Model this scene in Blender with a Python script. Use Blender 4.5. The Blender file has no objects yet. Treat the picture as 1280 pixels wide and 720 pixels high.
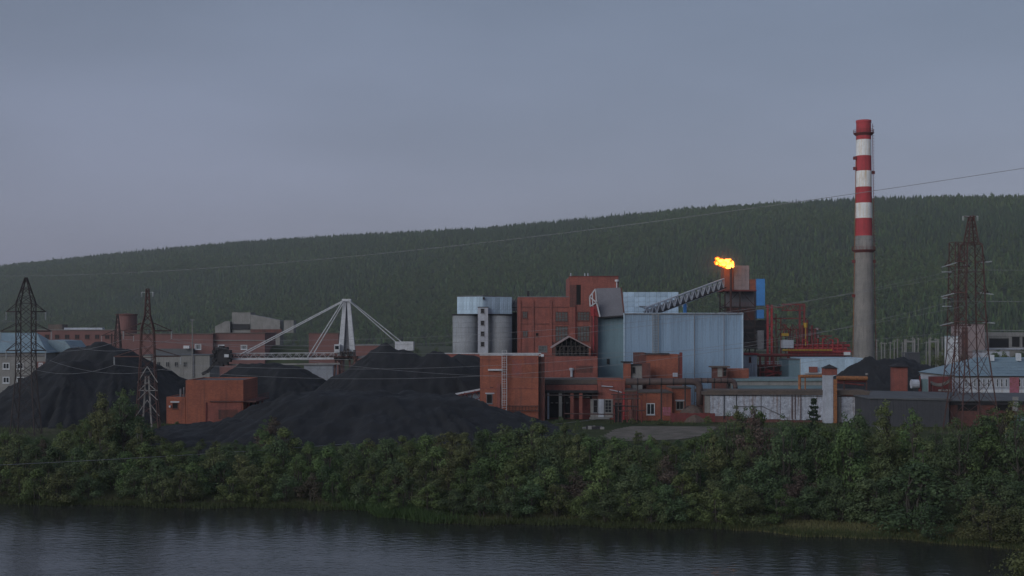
import bpy, math, random
import numpy as np
from mathutils import Vector, Matrix, noise as mnoise

random.seed(11)
rng = np.random.default_rng(11)
R = math.radians
C = bpy.context.scene.collection
sc = bpy.context.scene

# ------------------------------------------------------------------ camera, world, sun, exposure
FOC, CAM_Z, HOR = 1545.0, 25.0, 410.0          # focal length and horizon row for a 1280 wide frame
cam_d = bpy.data.cameras.new("camera")
cam_d.sensor_width = 36.0
cam_d.lens = FOC / 1280 * 36
cam_d.shift_y = (HOR - 360) / 1280
cam_d.clip_start, cam_d.clip_end = 0.5, 20000
cam = bpy.data.objects.new("camera", cam_d)
C.objects.link(cam)
cam.location = (0, 0, CAM_Z)
cam.rotation_euler = (R(90), 0, 0)
sc.camera = cam

SUN_EL, SUN_AZ = R(16), R(222)                   # behind the camera, to the left; azimuth clockwise from +Y
world = bpy.data.worlds.new("World")
sc.world = world
world.use_nodes = True
wn, wl = world.node_tree.nodes, world.node_tree.links
wn.clear()
w_out = wn.new("ShaderNodeOutputWorld")
w_bg = wn.new("ShaderNodeBackground")
sky = wn.new("ShaderNodeTexSky")
sky.sky_type = 'NISHITA'
sky.sun_disc = False
sky.sun_elevation, sky.sun_rotation = SUN_EL, SUN_AZ
sky.air_density, sky.dust_density, sky.ozone_density = 1.2, 2.5, 2.0
# cloud deck: a grey veil over the clear sky, thinner towards the horizon, broken by soft large noise
tc = wn.new("ShaderNodeTexCoord")
sep = wn.new("ShaderNodeSeparateXYZ")
wl.new(tc.outputs["Generated"], sep.inputs[0])
ramp = wn.new("ShaderNodeValToRGB")
ramp.color_ramp.interpolation = 'EASE'
e = ramp.color_ramp.elements
e[0].position, e[0].color = 0.0, (1.95, 2.02, 3.02, 1)
e[1].position, e[1].color = 0.34, (1.46, 1.72, 2.40, 1)
wl.new(sep.outputs["Z"], ramp.inputs[0])
mp = wn.new("ShaderNodeMapping")
mp.inputs["Scale"].default_value = (1.2, 1.2, 4.0)
wl.new(tc.outputs["Generated"], mp.inputs[0])
cn = wn.new("ShaderNodeTexNoise")
cn.inputs["Scale"].default_value = 1.6
cn.inputs["Detail"].default_value = 5
cn.inputs["Roughness"].default_value = 0.5
wl.new(mp.outputs[0], cn.inputs[0])
cm = wn.new("ShaderNodeMapRange")
cm.inputs[1].default_value, cm.inputs[2].default_value = 0.3, 0.7
cm.inputs[3].default_value, cm.inputs[4].default_value = 0.80, 1.14
wl.new(cn.outputs[0], cm.inputs[0])
mul = wn.new("ShaderNodeVectorMath"); mul.operation = 'SCALE'
wl.new(ramp.outputs[0], mul.inputs[0]); wl.new(cm.outputs[0], mul.inputs["Scale"])
mixs = wn.new("ShaderNodeMix"); mixs.data_type = 'RGBA'
mixs.inputs[0].default_value = 0.82
wl.new(sky.outputs[0], mixs.inputs[6]); wl.new(mul.outputs[0], mixs.inputs[7])
wl.new(mixs.outputs[2], w_bg.inputs[0])
w_bg.inputs[1].default_value = 0.10
wl.new(w_bg.outputs[0], w_out.inputs[0])

sun_d = bpy.data.lights.new("sun", 'SUN')
sun_d.energy, sun_d.angle, sun_d.color = 1.5, R(50), (0.93, 0.97, 1.0)
sun = bpy.data.objects.new("sun", sun_d)
C.objects.link(sun)
sdir = Vector((math.sin(SUN_AZ) * math.cos(SUN_EL), math.cos(SUN_AZ) * math.cos(SUN_EL), math.sin(SUN_EL)))
sun.rotation_euler = (-sdir).to_track_quat('-Z', 'Y').to_euler()
sun.location = sdir * 300

vs = sc.view_settings
vs.view_transform, vs.look, vs.exposure, vs.gamma = 'Standard', 'None', 0.3, 1.0
vs.use_curve_mapping = False

# ------------------------------------------------------------------ helpers
def PX(px, D): return (px - 640.0) / FOC * D
def PZ(py, D): return CAM_Z + (HOR - py) / FOC * D
def P(px, py, D): return Vector((PX(px, D), D, PZ(py, D)))
G = 5.0                                          # level of the plant's ground above the river

ROOT = {}
def root_loc(o):
    while o is not None:
        if o.name in ROOT: return ROOT[o.name]
        o = o.parent
    return Vector((0, 0, 0))

def thing(name, label, cat, loc, rot=0, group=None):
    o = bpy.data.objects.new(name, None)
    C.objects.link(o)
    o.empty_display_size = 0.5
    o.location = loc
    o.rotation_euler = (0, 0, rot)
    o["label"], o["category"] = label, cat
    if group: o["group"] = group
    ROOT[o.name] = Vector(loc)
    return o

def tag(o, label=None, cat=None, group=None, kind=None):
    if label: o["label"] = label
    if cat: o["category"] = cat
    if group: o["group"] = group
    if kind: o["kind"] = kind
    return o

class MB:
    """collects shapes in scene metres; build() makes ONE mesh object, relative to its thing's base"""
    def __init__(s): s.v, s.f = [], []
    def add(s, vs_, fs):
        n = len(s.v)
        s.v += [tuple(p) for p in vs_]
        s.f += [tuple(i + n for i in f) for f in fs]
        return s
    def box(s, x0, x1, y0, y1, z0, z1):
        v = [(x0,y0,z0),(x1,y0,z0),(x1,y1,z0),(x0,y1,z0),(x0,y0,z1),(x1,y0,z1),(x1,y1,z1),(x0,y1,z1)]
        return s.add(v, [(0,3,2,1),(4,5,6,7),(0,1,5,4),(1,2,6,5),(2,3,7,6),(3,0,4,7)])
    def bar(s, a, b, w, h=None):
        a, b = Vector(a), Vector(b)
        h = h or w
        d = (b - a)
        if d.length < 1e-6: return s
        d.normalize()
        up = Vector((0,0,1)) if abs(d.z) < 0.95 else Vector((0,1,0))
        sx = d.cross(up).normalized(); sy = sx.cross(d).normalized()
        v = []
        for p in (a, b):
            for i, j in ((-1,-1),(1,-1),(1,1),(-1,1)):
                v.append(p + sx*(i*w/2) + sy*(j*h/2))
        return s.add(v, [(0,1,2,3),(7,6,5,4),(0,4,5,1),(1,5,6,2),(2,6,7,3),(3,7,4,0)])
    def tube(s, pts, r, n=6, caps=True):
        pts = [Vector(p) for p in pts]
        rs = r if isinstance(r, (list, tuple)) else [r]*len(pts)
        base = len(s.v); prev = None
        for i, p in enumerate(pts):
            d = (pts[min(i+1, len(pts)-1)] - pts[max(i-1, 0)]).normalized()
            if prev is None:
                up = Vector((0,0,1)) if abs(d.z) < 0.9 else Vector((1,0,0))
                sx = d.cross(up).normalized()
            else:
                sx = (prev - d*prev.dot(d)).normalized()
            prev = sx; sy = d.cross(sx)
            for k in range(n):
                a = 2*math.pi*k/n
                s.v.append(tuple(p + sx*(math.cos(a)*rs[i]) + sy*(math.sin(a)*rs[i])))
        for i in range(len(pts)-1):
            for k in range(n):
                a = base+i*n+k; b = base+i*n+(k+1) % n
                s.f.append((a, b, b+n, a+n))
        if caps:
            s.f.append(tuple(base+k for k in reversed(range(n))))
            s.f.append(tuple(base+(len(pts)-1)*n+k for k in range(n)))
        return s
    def lathe(s, x, y, prof, n=24, cap=True):
        base = len(s.v)
        for r, z in prof:
            for k in range(n):
                a = 2*math.pi*k/n
                s.v.append((x+math.cos(a)*r, y+math.sin(a)*r, z))
        for i in range(len(prof)-1):
            for k in range(n):
                a = base+i*n+k; b = base+i*n+(k+1) % n
                s.f.append((a, b, b+n, a+n))
        if cap:
            s.f.append(tuple(base+k for k in reversed(range(n))))
            s.f.append(tuple(base+(len(prof)-1)*n+k for k in range(n)))
        return s
    def extr(s, xy, z0, z1):
        n = len(xy)
        z0s = z0 if isinstance(z0, (list, tuple)) else [z0]*n
        z1s = z1 if isinstance(z1, (list, tuple)) else [z1]*n
        v = [(x, y, z) for (x, y), z in zip(xy, z0s)] + [(x, y, z) for (x, y), z in zip(xy, z1s)]
        f = [tuple(reversed(range(n))), tuple(range(n, 2*n))]
        f += [(i, (i+1) % n, n+(i+1) % n, n+i) for i in range(n)]
        return s.add(v, f)
    def prism(s, xz, y0, y1):
        n = len(xz)
        v = [(x, y0, z) for x, z in xz] + [(x, y1, z) for x, z in xz]
        f = [tuple(range(n)), tuple(reversed(range(n, 2*n)))]
        f += [(i, n+i, n+(i+1) % n, (i+1) % n) for i in range(n)]
        return s.add(v, f)
    def prism_y(s, yz, x0, x1):
        n = len(yz)
        v = [(x0, y, z) for y, z in yz] + [(x1, y, z) for y, z in yz]
        f = [tuple(reversed(range(n))), tuple(range(n, 2*n))]
        f += [(i, (i+1) % n, n+(i+1) % n, n+i) for i in range(n)]
        return s.add(v, f)
    def build(s, name, m, parent=None, smooth=False, kind=None):
        off = root_loc(parent)
        me = bpy.data.meshes.new(name)
        me.from_pydata([(x-off[0], y-off[1], z-off[2]) for x, y, z in s.v], [], s.f)
        me.materials.append(m)
        if smooth:
            me.polygons.foreach_set("use_smooth", [True]*len(me.polygons))
        me.update()
        o = bpy.data.objects.new(name, me)
        C.objects.link(o)
        if parent: o.parent = parent
        if kind: o["kind"] = kind
        return o

def np_mesh(name, V, Fq, m, attr=None, smooth=False):
    """fast mesh from numpy arrays; Fq is (n, k) faces of k corners"""
    me = bpy.data.meshes.new(name)
    n, k = Fq.shape
    me.vertices.add(len(V)); me.vertices.foreach_set("co", np.asarray(V, np.float32).ravel())
    me.loops.add(n*k); me.loops.foreach_set("vertex_index", Fq.astype(np.int32).ravel())
    me.polygons.add(n)
    me.polygons.foreach_set("loop_start", np.arange(0, n*k, k, dtype=np.int32))
    me.polygons.foreach_set("loop_total", np.full(n, k, np.int32))
    if smooth: me.polygons.foreach_set("use_smooth", np.ones(n, bool))
    me.materials.append(m)
    me.update(calc_edges=True)
    if attr is not None:
        a = me.attributes.new("tint", 'FLOAT', 'FACE')
        a.data.foreach_set("value", np.asarray(attr, np.float32))
    return me

def link(name, me, parent=None):
    o = bpy.data.objects.new(name, me)
    C.objects.link(o)
    if parent: o.parent = parent
    return o

def copy_thing(o, loc, rz=0, scale=None, label=None, group=None):
    r = o.copy(); C.objects.link(r)
    r.location = loc; r.rotation_euler = (0, 0, rz)
    if scale is not None: r.scale = scale
    if label: r["label"] = label
    if group: r["group"] = group
    for ch in list(o.children):
        c = ch.copy(); C.objects.link(c); c.parent = r
        for g in list(ch.children):
            d = g.copy(); C.objects.link(d); d.parent = c
    return r

# ------------------------------------------------------------------ materials
def nn(t, kind, **kw):
    n = t.nodes.new(kind)
    for k, v in kw.items():
        if k in n.inputs: n.inputs[k].default_value = v
        else: setattr(n, k, v)
    return n

def rgba(c): return (c[0], c[1], c[2], 1)

def material(name, c1, c2=None, rough=0.85, scale=0.6, stain=None, stain_amt=0.0, metal=0.0, spec=0.3, bump=0.0,
             brick=None, rnd=0.0, fine=0.12):
    """weathered paint / brick / steel: two tones in large soft patches, fine grain, vertical run-off stains"""
    m = bpy.data.materials.new(name); m.use_nodes = True
    t = m.node_tree; L = t.links.new
    b = t.nodes["Principled BSDF"]
    b.inputs["Roughness"].default_value = rough
    b.inputs["Metallic"].default_value = metal
    b.inputs["Specular IOR Level"].default_value = spec
    co = nn(t, "ShaderNodeTexCoord")
    n1 = nn(t, "ShaderNodeTexNoise", Scale=scale, Detail=6.0, Roughness=0.65)
    L(co.outputs["Object"], n1.inputs["Vector"])
    r1 = nn(t, "ShaderNodeMapRange"); r1.inputs[1].default_value = 0.36; r1.inputs[2].default_value = 0.64
    L(n1.outputs[0], r1.inputs[0])
    mx = nn(t, "ShaderNodeMix", data_type='RGBA')
    c2 = c2 or tuple(x*0.75 for x in c1)
    mx.inputs[6].default_value, mx.inputs[7].default_value = rgba(c1), rgba(c2)
    L(r1.outputs[0], mx.inputs[0])
    col = mx.outputs[2]
    if brick:
        mpb = nn(t, "ShaderNodeMapping"); mpb.inputs["Rotation"].default_value = (R(90), 0, 0)
        L(co.outputs["Object"], mpb.inputs[0])
        bt = nn(t, "ShaderNodeTexBrick", Scale=1.0)
        bt.inputs["Brick Width"].default_value = 0.52; bt.inputs["Row Height"].default_value = 0.26
        bt.inputs["Mortar Size"].default_value = 0.025
        bt.inputs["Color1"].default_value = (1, 1, 1, 1); bt.inputs["Color2"].default_value = (0.68, 0.66, 0.66, 1)
        bt.inputs["Mortar"].default_value = (0.8, 0.85, 0.85, 1)
        L(mpb.outputs[0], bt.inputs[0])
        mb = nn(t, "ShaderNodeMix", data_type='RGBA', blend_type='MULTIPLY'); mb.inputs[0].default_value = brick
        L(col, mb.inputs[6]); L(bt.outputs[0], mb.inputs[7]); col = mb.outputs[2]
    if stain:
        mp_ = nn(t, "ShaderNodeMapping"); mp_.inputs["Scale"].default_value = (1.3, 1.3, 0.11)
        L(co.outputs["Object"], mp_.inputs[0])
        n2 = nn(t, "ShaderNodeTexNoise", Scale=1.0, Detail=5.0, Roughness=0.7)
        L(mp_.outputs[0], n2.inputs["Vector"])
        r2 = nn(t, "ShaderNodeMapRange"); r2.inputs[1].default_value = 0.5; r2.inputs[2].default_value = 0.68
        r2.inputs[4].default_value = stain_amt
        L(n2.outputs[0], r2.inputs[0])
        m2 = nn(t, "ShaderNodeMix", data_type='RGBA'); m2.inputs[7].default_value = rgba(stain)
        L(r2.outputs[0], m2.inputs[0]); L(col, m2.inputs[6]); col = m2.outputs[2]
    n3 = nn(t, "ShaderNodeTexNoise", Scale=4.0, Detail=4.0, Roughness=0.7)
    L(co.outputs["Object"], n3.inputs["Vector"])
    r3 = nn(t, "ShaderNodeMapRange"); r3.inputs[1].default_value = 0.3; r3.inputs[2].default_value = 0.7
    r3.inputs[3].default_value = 1 - fine*1.6; r3.inputs[4].default_value = 1 + fine
    L(n3.outputs[0], r3.inputs[0])
    val = r3.outputs[0]
    if rnd:
        oi = nn(t, "ShaderNodeObjectInfo")
        r4 = nn(t, "ShaderNodeMapRange"); r4.inputs[3].default_value = 1 - rnd; r4.inputs[4].default_value = 1 + rnd
        L(oi.outputs["Random"], r4.inputs[0])
        mm = nn(t, "ShaderNodeMath", operation='MULTIPLY'); L(val, mm.inputs[0]); L(r4.outputs[0], mm.inputs[1]); val = mm.outputs[0]
    sc_ = nn(t, "ShaderNodeVectorMath", operation='SCALE')
    L(col, sc_.inputs[0]); L(val, sc_.inputs["Scale"])
    L(sc_.outputs[0], b.inputs["Base Color"])
    if bump:
        bp = nn(t, "ShaderNodeBump", Strength=bump, Distance=0.1)
        L(n3.outputs[0], bp.inputs["Height"]); L(bp.outputs[0], b.inputs["Normal"])
    return m

def foliage(name, dark, light, rnd=0.25, transl=0.25):
    m = bpy.data.materials.new(name); m.use_nodes = True
    t = m.node_tree; L = t.links.new
    b = t.nodes["Principled BSDF"]; out = t.nodes["Material Output"]
    b.inputs["Roughness"].default_value = 0.75; b.inputs["Specular IOR Level"].default_value = 0.2
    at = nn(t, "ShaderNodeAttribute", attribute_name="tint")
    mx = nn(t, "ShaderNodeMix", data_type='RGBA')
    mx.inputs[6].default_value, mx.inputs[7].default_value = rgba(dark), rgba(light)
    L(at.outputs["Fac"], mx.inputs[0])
    oi = nn(t, "ShaderNodeObjectInfo")
    hs = nn(t, "ShaderNodeHueSaturation")
    rh = nn(t, "ShaderNodeMapRange"); rh.inputs[3].default_value = 0.5 - 0.022; rh.inputs[4].default_value = 0.5 + 0.03
    rv = nn(t, "ShaderNodeMapRange"); rv.inputs[3].default_value = 1 - rnd; rv.inputs[4].default_value = 1 + rnd
    fr = nn(t, "ShaderNodeMath", operation='FRACT')
    m7 = nn(t, "ShaderNodeMath", operation='MULTIPLY'); m7.inputs[1].default_value = 7.13
    L(oi.outputs["Random"], rh.inputs[0]); L(oi.outputs["Random"], m7.inputs[0]); L(m7.outputs[0], fr.inputs[0]); L(fr.outputs[0], rv.inputs[0])
    L(rh.outputs[0], hs.inputs["Hue"]); L(rv.outputs[0], hs.inputs["Value"]); L(mx.outputs[2], hs.inputs["Color"])
    L(hs.outputs[0], b.inputs["Base Color"])
    if transl:
        tr = nn(t, "ShaderNodeBsdfTranslucent"); L(hs.outputs[0], tr.inputs[0])
        ms = nn(t, "ShaderNodeMixShader"); ms.inputs[0].default_value = transl
        L(b.outputs[0], ms.inputs[1]); L(tr.outputs[0], ms.inputs[2]); L(ms.outputs[0], out.inputs[0])
    return m

M = {}
M['brick'] = material('orange_brick', (0.345,0.112,0.07), (0.25,0.085,0.058), scale=0.25, stain=(0.10,0.05,0.045), stain_amt=0.5, brick=0.6)
M['brick_old'] = material('old_red_brick', (0.30,0.097,0.077), (0.21,0.074,0.063), scale=0.3, stain=(0.07,0.04,0.038), stain_amt=0.5, brick=0.5)
M['brick_dark'] = material('sooty_brick', (0.16,0.06,0.05), (0.10,0.05,0.046), scale=0.4, stain=(0.04,0.03,0.03), stain_amt=0.6, brick=0.5)
M['brick_far'] = material('hazed_red_wall', (0.19,0.09,0.084), (0.14,0.072,0.07), scale=0.12, stain=(0.1,0.06,0.06), stain_amt=0.4)  # muted reds: distance haze is put into the wall colour
M['blue'] = material('blue_cladding', (0.25,0.345,0.465), (0.205,0.295,0.41), scale=0.08, stain=(0.15,0.16,0.175), stain_amt=0.6, rough=0.6, rnd=0.08, fine=0.06)
M['teal'] = material('teal_cladding', (0.17,0.255,0.30), (0.135,0.21,0.255), scale=0.1, stain=(0.10,0.13,0.14), stain_amt=0.5, rough=0.6, rnd=0.04, fine=0.05)
M['pale_blue'] = material('pale_blue_sheet', (0.43,0.545,0.65), (0.33,0.43,0.54), scale=0.5, stain=(0.17,0.2,0.24), stain_amt=0.4, rough=0.6, rnd=0.16)
M['silo'] = material('silo_concrete', (0.29,0.305,0.33), (0.235,0.25,0.275), scale=0.25, stain=(0.16,0.15,0.15), stain_amt=0.45, rough=0.8)
M['concrete'] = material('grey_concrete', (0.25,0.24,0.235), (0.19,0.185,0.18), scale=0.3, stain=(0.10,0.095,0.09), stain_amt=0.5)
M['chimney'] = material('chimney_concrete', (0.255,0.235,0.22), (0.185,0.175,0.168), scale=0.15, stain=(0.10,0.095,0.095), stain_amt=0.65)
M['pale'] = material('pale_render', (0.43,0.455,0.52), (0.33,0.345,0.40), scale=0.5, stain=(0.2,0.19,0.19), stain_amt=0.4)
M['whitewash'] = material('whitewash', (0.47,0.50,0.58), (0.30,0.31,0.365), scale=1.1, stain=(0.17,0.11,0.09), stain_amt=0.75, brick=0.55, fine=0.2)
M['white'] = material('weathered_white', (0.62,0.64,0.68), (0.5,0.52,0.56), scale=0.5, stain=(0.34,0.2,0.1), stain_amt=0.35)
M['white_band'] = material('chimney_white', (0.74,0.75,0.77), (0.60,0.60,0.60), scale=0.25, stain=(0.5,0.33,0.16), stain_amt=0.7)
M['red_band'] = material('chimney_red', (0.41,0.05,0.06), (0.30,0.042,0.05), scale=0.25, stain=(0.17,0.03,0.03), stain_amt=0.6)
M['red_steel'] = material('red_painted_steel', (0.34,0.042,0.046), (0.22,0.035,0.04), scale=0.8, stain=(0.1,0.03,0.03), stain_amt=0.4)
M['dark_red'] = material('dark_red_steel', (0.17,0.04,0.04), (0.12,0.035,0.035), scale=0.8)
M['rust'] = material('rusty_lattice', (0.095,0.045,0.04), (0.06,0.036,0.036), scale=1.0, rough=0.8)
M['rust_dark'] = material('dark_lattice', (0.05,0.036,0.036), (0.035,0.028,0.03), scale=1.0, rough=0.8)
M['galv'] = material('galvanised_lattice', (0.26,0.25,0.245), (0.17,0.155,0.15), scale=1.0, rough=0.6)
M['steel_white'] = material('pale_painted_steel', (0.52,0.53,0.57), (0.42,0.43,0.46), scale=0.7, stain=(0.25,0.22,0.2), stain_amt=0.4)
M['steel_grey'] = material('grey_steel', (0.20,0.20,0.22), (0.14,0.14,0.155), scale=0.7, stain=(0.08,0.07,0.07), stain_amt=0.4)
M['dark'] = material('dark_steel', (0.035,0.033,0.037), (0.022,0.021,0.025), scale=0.7)
M['hood'] = material('grey_hood', (0.17,0.165,0.185), (0.14,0.137,0.155), scale=0.3, rough=0.7)
M['roof_grey'] = material('roofing_felt', (0.115,0.12,0.13), (0.085,0.088,0.095), scale=0.25, rough=0.9)
M['roof_brown'] = material('brown_roofing', (0.13,0.10,0.085), (0.09,0.075,0.07), scale=0.4, rough=0.9)
M['roof_teal'] = material('teal_roof', (0.15,0.215,0.23), (0.12,0.18,0.195), scale=0.2, rough=0.6, stain=(0.1,0.12,0.12), stain_amt=0.3)
M['roof_blue'] = material('blue_roof', (0.21,0.285,0.33), (0.165,0.23,0.28), scale=0.3, rough=0.55, stain=(0.12,0.15,0.17), stain_amt=0.4)
M['dark_wall'] = material('dark_grey_cladding', (0.065,0.066,0.076), (0.05,0.051,0.06), scale=0.25, rough=0.7)
M['pipe'] = material('brown_pipe', (0.095,0.062,0.058), (0.065,0.046,0.046), scale=0.8, rough=0.7)
M['orange'] = material('rusty_orange_pipe', (0.36,0.15,0.055), (0.17,0.075,0.045), scale=2.5, rough=0.8)
M['yellow'] = material('yellow_paint', (0.42,0.26,0.04), rough=0.6)
M['bright_blue'] = material('bright_blue_sheet', (0.06,0.22,0.52), (0.05,0.17,0.42), scale=0.4, rough=0.5)
M['pink_tank'] = material('pinkish_grey_sheet', (0.30,0.235,0.235), (0.24,0.19,0.195), scale=0.6, rough=0.7)
M['lattice_brick'] = material('sooty_orange_sheet', (0.26,0.085,0.05), (0.17,0.06,0.045), scale=0.6)
M['wood_dark'] = material('tarred_timber', (0.05,0.04,0.037), (0.032,0.028,0.028), scale=1.0)
M['graffiti'] = material('pink_graffiti', (0.42,0.14,0.22), (0.25,0.10,0.09), scale=2.2)
M['stain_sign'] = material('faded_purple_patch', (0.21,0.085,0.085), (0.30,0.085,0.055), scale=0.9)
M['coal'] = material('coal', (0.0175,0.018,0.021), (0.009,0.0095,0.012), scale=0.09, rough=0.75, spec=0.35, bump=0.6, fine=0.3)
M['gravel'] = material('pale_gravel', (0.18,0.15,0.13), (0.085,0.08,0.06), scale=0.35, rough=0.95)
M['earth'] = material('earth', (0.06,0.05,0.04), (0.04,0.037,0.03), scale=0.3, rough=0.95)
M['bark'] = material('bark', (0.07,0.06,0.05), (0.04,0.036,0.032), scale=2.0)
M['birch_bark'] = material('birch_bark', (0.40,0.39,0.37), (0.22,0.21,0.2), scale=2.5)
M['ins'] = material('glass_insulator', (0.40,0.42,0.44), rough=0.3, spec=0.5)
M['wire'] = material('cable', (0.26,0.26,0.28), rough=0.6)  # paler grey carries the sky's reflection in the base colour
M['grass_block'] = material('grassy_slope', (0.042,0.058,0.026), (0.055,0.06,0.03), scale=0.2, rough=0.95)
M['brush'] = material('dry_brush', (0.12,0.085,0.075), (0.08,0.06,0.05), scale=1.5)

g = bpy.data.materials.new('window_glass'); g.use_nodes = True
gb = g.node_tree.nodes["Principled BSDF"]
gb.inputs["Base Color"].default_value = (0.02,0.023,0.028,1); gb.inputs["Roughness"].default_value = 0.12
M['glass'] = g
M['glass_block'] = material('dusty_glass_blocks', (0.13,0.135,0.135), (0.075,0.078,0.08), scale=0.9, rough=0.4, brick=0.8)
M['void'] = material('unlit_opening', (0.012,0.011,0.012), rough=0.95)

M['fol_green'] = foliage('green_leaves', (0.072,0.102,0.039), (0.174,0.224,0.086))
M['fol_olive'] = foliage('olive_leaves', (0.074,0.086,0.039), (0.170,0.188,0.084))
M['fol_dark'] = foliage('dark_leaves', (0.052,0.078,0.040), (0.132,0.178,0.084))
M['fol_light'] = foliage('light_leaves', (0.065,0.09,0.034), (0.145,0.185,0.07))
M['fol_brown'] = foliage('brownish_leaves', (0.075,0.058,0.045), (0.16,0.125,0.10))
M['fol_pine'] = foliage('pine_needles', (0.03,0.048,0.03), (0.06,0.088,0.05))
M['fol_hill_dark'] = foliage('spruce_needles', (0.018,0.032,0.014), (0.037,0.061,0.024), rnd=0.35, transl=0)
M['fol_hill'] = foliage('hill_leaves', (0.033,0.055,0.017), (0.076,0.112,0.033), rnd=0.35, transl=0)
M['grass'] = foliage('grass_blades', (0.05,0.06,0.026), (0.105,0.12,0.05), rnd=0.2)
# ------------------------------------------------------------------ ground, river, hill
EDGE_X = [-400,-120,-72,-45,-24,-19.7,-17.8,-10,6,29.5,34.7,43.5,54.7,90,160,400]
EDGE_Y = [186,180,175.5,171.5,170,168.5,163,158,156,152,149,146,141,128,114,104]
def edge(X):
    X = np.asarray(X, float)
    return np.interp(X, EDGE_X, EDGE_Y) + 0.7*np.sin(X*0.31) + 0.45*np.sin(X*0.83+1.0)
def gz(X, Y):
    X, Y = np.asarray(X, float), np.asarray(Y, float)
    d = Y - edge(X)
    far = np.interp(d, [-6, 0, 4, 9, 46], [-1.2, 0, 0.4, 0.95, G])
    beach = np.interp(X, [28, 36, 52, 62], [0, 1, 1, 0])
    far2 = np.interp(d, [-6, 0, 4, 11, 46], [-1.2, 0, 0.22, 0.5, G])
    far = far*(1-beach) + far2*beach
    near = 23.3 - 0.245*Y
    bump = 0.25*np.sin(X*0.11)*np.sin(Y*0.13) * np.clip((d-8)/20, 0, 1) * np.clip((260-Y)/40, 0, 1)
    return np.where(Y < 118, np.maximum(near, -1.2), far + bump)
def gzf(x, y): return float(gz(x, y))

def grid_mesh(name, xs, ys, zf, m, smooth=True):
    XX, YY = np.meshgrid(xs, ys)
    V = np.stack([XX.ravel(), YY.ravel(), zf(XX, YY).ravel()], 1)
    nx, ny = len(xs), len(ys)
    i = np.arange(nx-1)[None, :] + nx*np.arange(ny-1)[:, None]
    Fq = np.stack([i, i+1, i+1+nx, i+nx], -1).reshape(-1, 4)
    return np_mesh(name, V, Fq, m, smooth=smooth)

gm = bpy.data.materials.new('ground'); gm.use_nodes = True
t = gm.node_tree; L = t.links.new; b = t.nodes["Principled BSDF"]
b.inputs["Roughness"].default_value = 0.95; b.inputs["Specular IOR Level"].default_value = 0.1
geo = nn(t, "ShaderNodeNewGeometry"); sx = nn(t, "ShaderNodeSeparateXYZ"); L(geo.outputs["Position"], sx.inputs[0])
n1 = nn(t, "ShaderNodeTexNoise", Scale=0.09, Detail=8.0, Roughness=0.7); L(geo.outputs["Position"], n1.inputs[0])
n2 = nn(t, "ShaderNodeTexNoise", Scale=1.6, Detail=5.0, Roughness=0.7); L(geo.outputs["Position"], n2.inputs[0])
rp = nn(t, "ShaderNodeValToRGB"); el = rp.color_ramp.elements
el[0].position, el[0].color = 0.38, (0.030, 0.042, 0.018, 1)
el[1].position, el[1].color = 0.66, (0.082, 0.072, 0.050, 1)
x = el.new(0.52); x.color = (0.045, 0.055, 0.024, 1)
L(n1.outputs[0], rp.inputs[0])
zr = nn(t, "ShaderNodeValToRGB"); el = zr.color_ramp.elements
el[0].position, el[0].color = 0.0, (0.022, 0.018, 0.014, 1)
el[1].position, el[1].color = 1.0, (0.05, 0.06, 0.024, 1)
x = el.new(0.12); x.color = (0.045, 0.036, 0.025, 1)
x = el.new(0.3); x.color = (0.10, 0.088, 0.052, 1)
mz = nn(t, "ShaderNodeMapRange"); mz.inputs[1].default_value = -0.05; mz.inputs[2].default_value = 1.0
ad = nn(t, "ShaderNodeMath", operation='MULTIPLY_ADD'); ad.inputs[1].default_value = 0.5; ad.inputs[2].default_value = -0.25
L(n2.outputs[0], ad.inputs[0])
ad2 = nn(t, "ShaderNodeMath", operation='ADD'); L(ad.outputs[0], ad2.inputs[0]); L(sx.outputs["Z"], ad2.inputs[1])
L(ad2.outputs[0], mz.inputs[0]); L(mz.outputs[0], zr.inputs[0])
k1 = nn(t, "ShaderNodeMapRange"); k1.inputs[1].default_value = 0.6; k1.inputs[2].default_value = 1.3; L(sx.outputs["Z"], k1.inputs[0])
mx = nn(t, "ShaderNodeMix", data_type='RGBA'); L(k1.outputs[0], mx.inputs[0]); L(zr.outputs[0], mx.inputs[6]); L(rp.outputs[0], mx.inputs[7])
ml = nn(t, "ShaderNodeVectorMath", operation='SCALE'); L(mx.outputs[2], ml.inputs[0])
mr = nn(t, "ShaderNodeMapRange"); mr.inputs[1].default_value = 0.3; mr.inputs[2].default_value = 0.7; mr.inputs[3].default_value = 0.7; mr.inputs[4].default_value = 1.25
L(n2.outputs[0], mr.inputs[0]); L(mr.outputs[0], ml.inputs["Scale"]); L(ml.outputs[0], b.inputs["Base Color"])
M['ground'] = gm

def spread_lines(lo, a, b_, hi, step, n):
    core = np.arange(a, b_+step/2, step)
    left = a - np.geomspace(step*1.5, a-lo, n)[::-1] if a > lo else np.array([])
    right = b_ + np.geomspace(step*1.5, hi-b_, n)
    return np.concatenate([left, core, right])
xs = spread_lines(-3500, -130, 130, 3500, 2.0, 26)
ys = spread_lines(-200, 96, 270, 3600, 1.5, 30)
ground = link('ground', grid_mesh('ground', xs, ys, gz, M['ground'])); ground['kind'] = 'structure'

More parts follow.
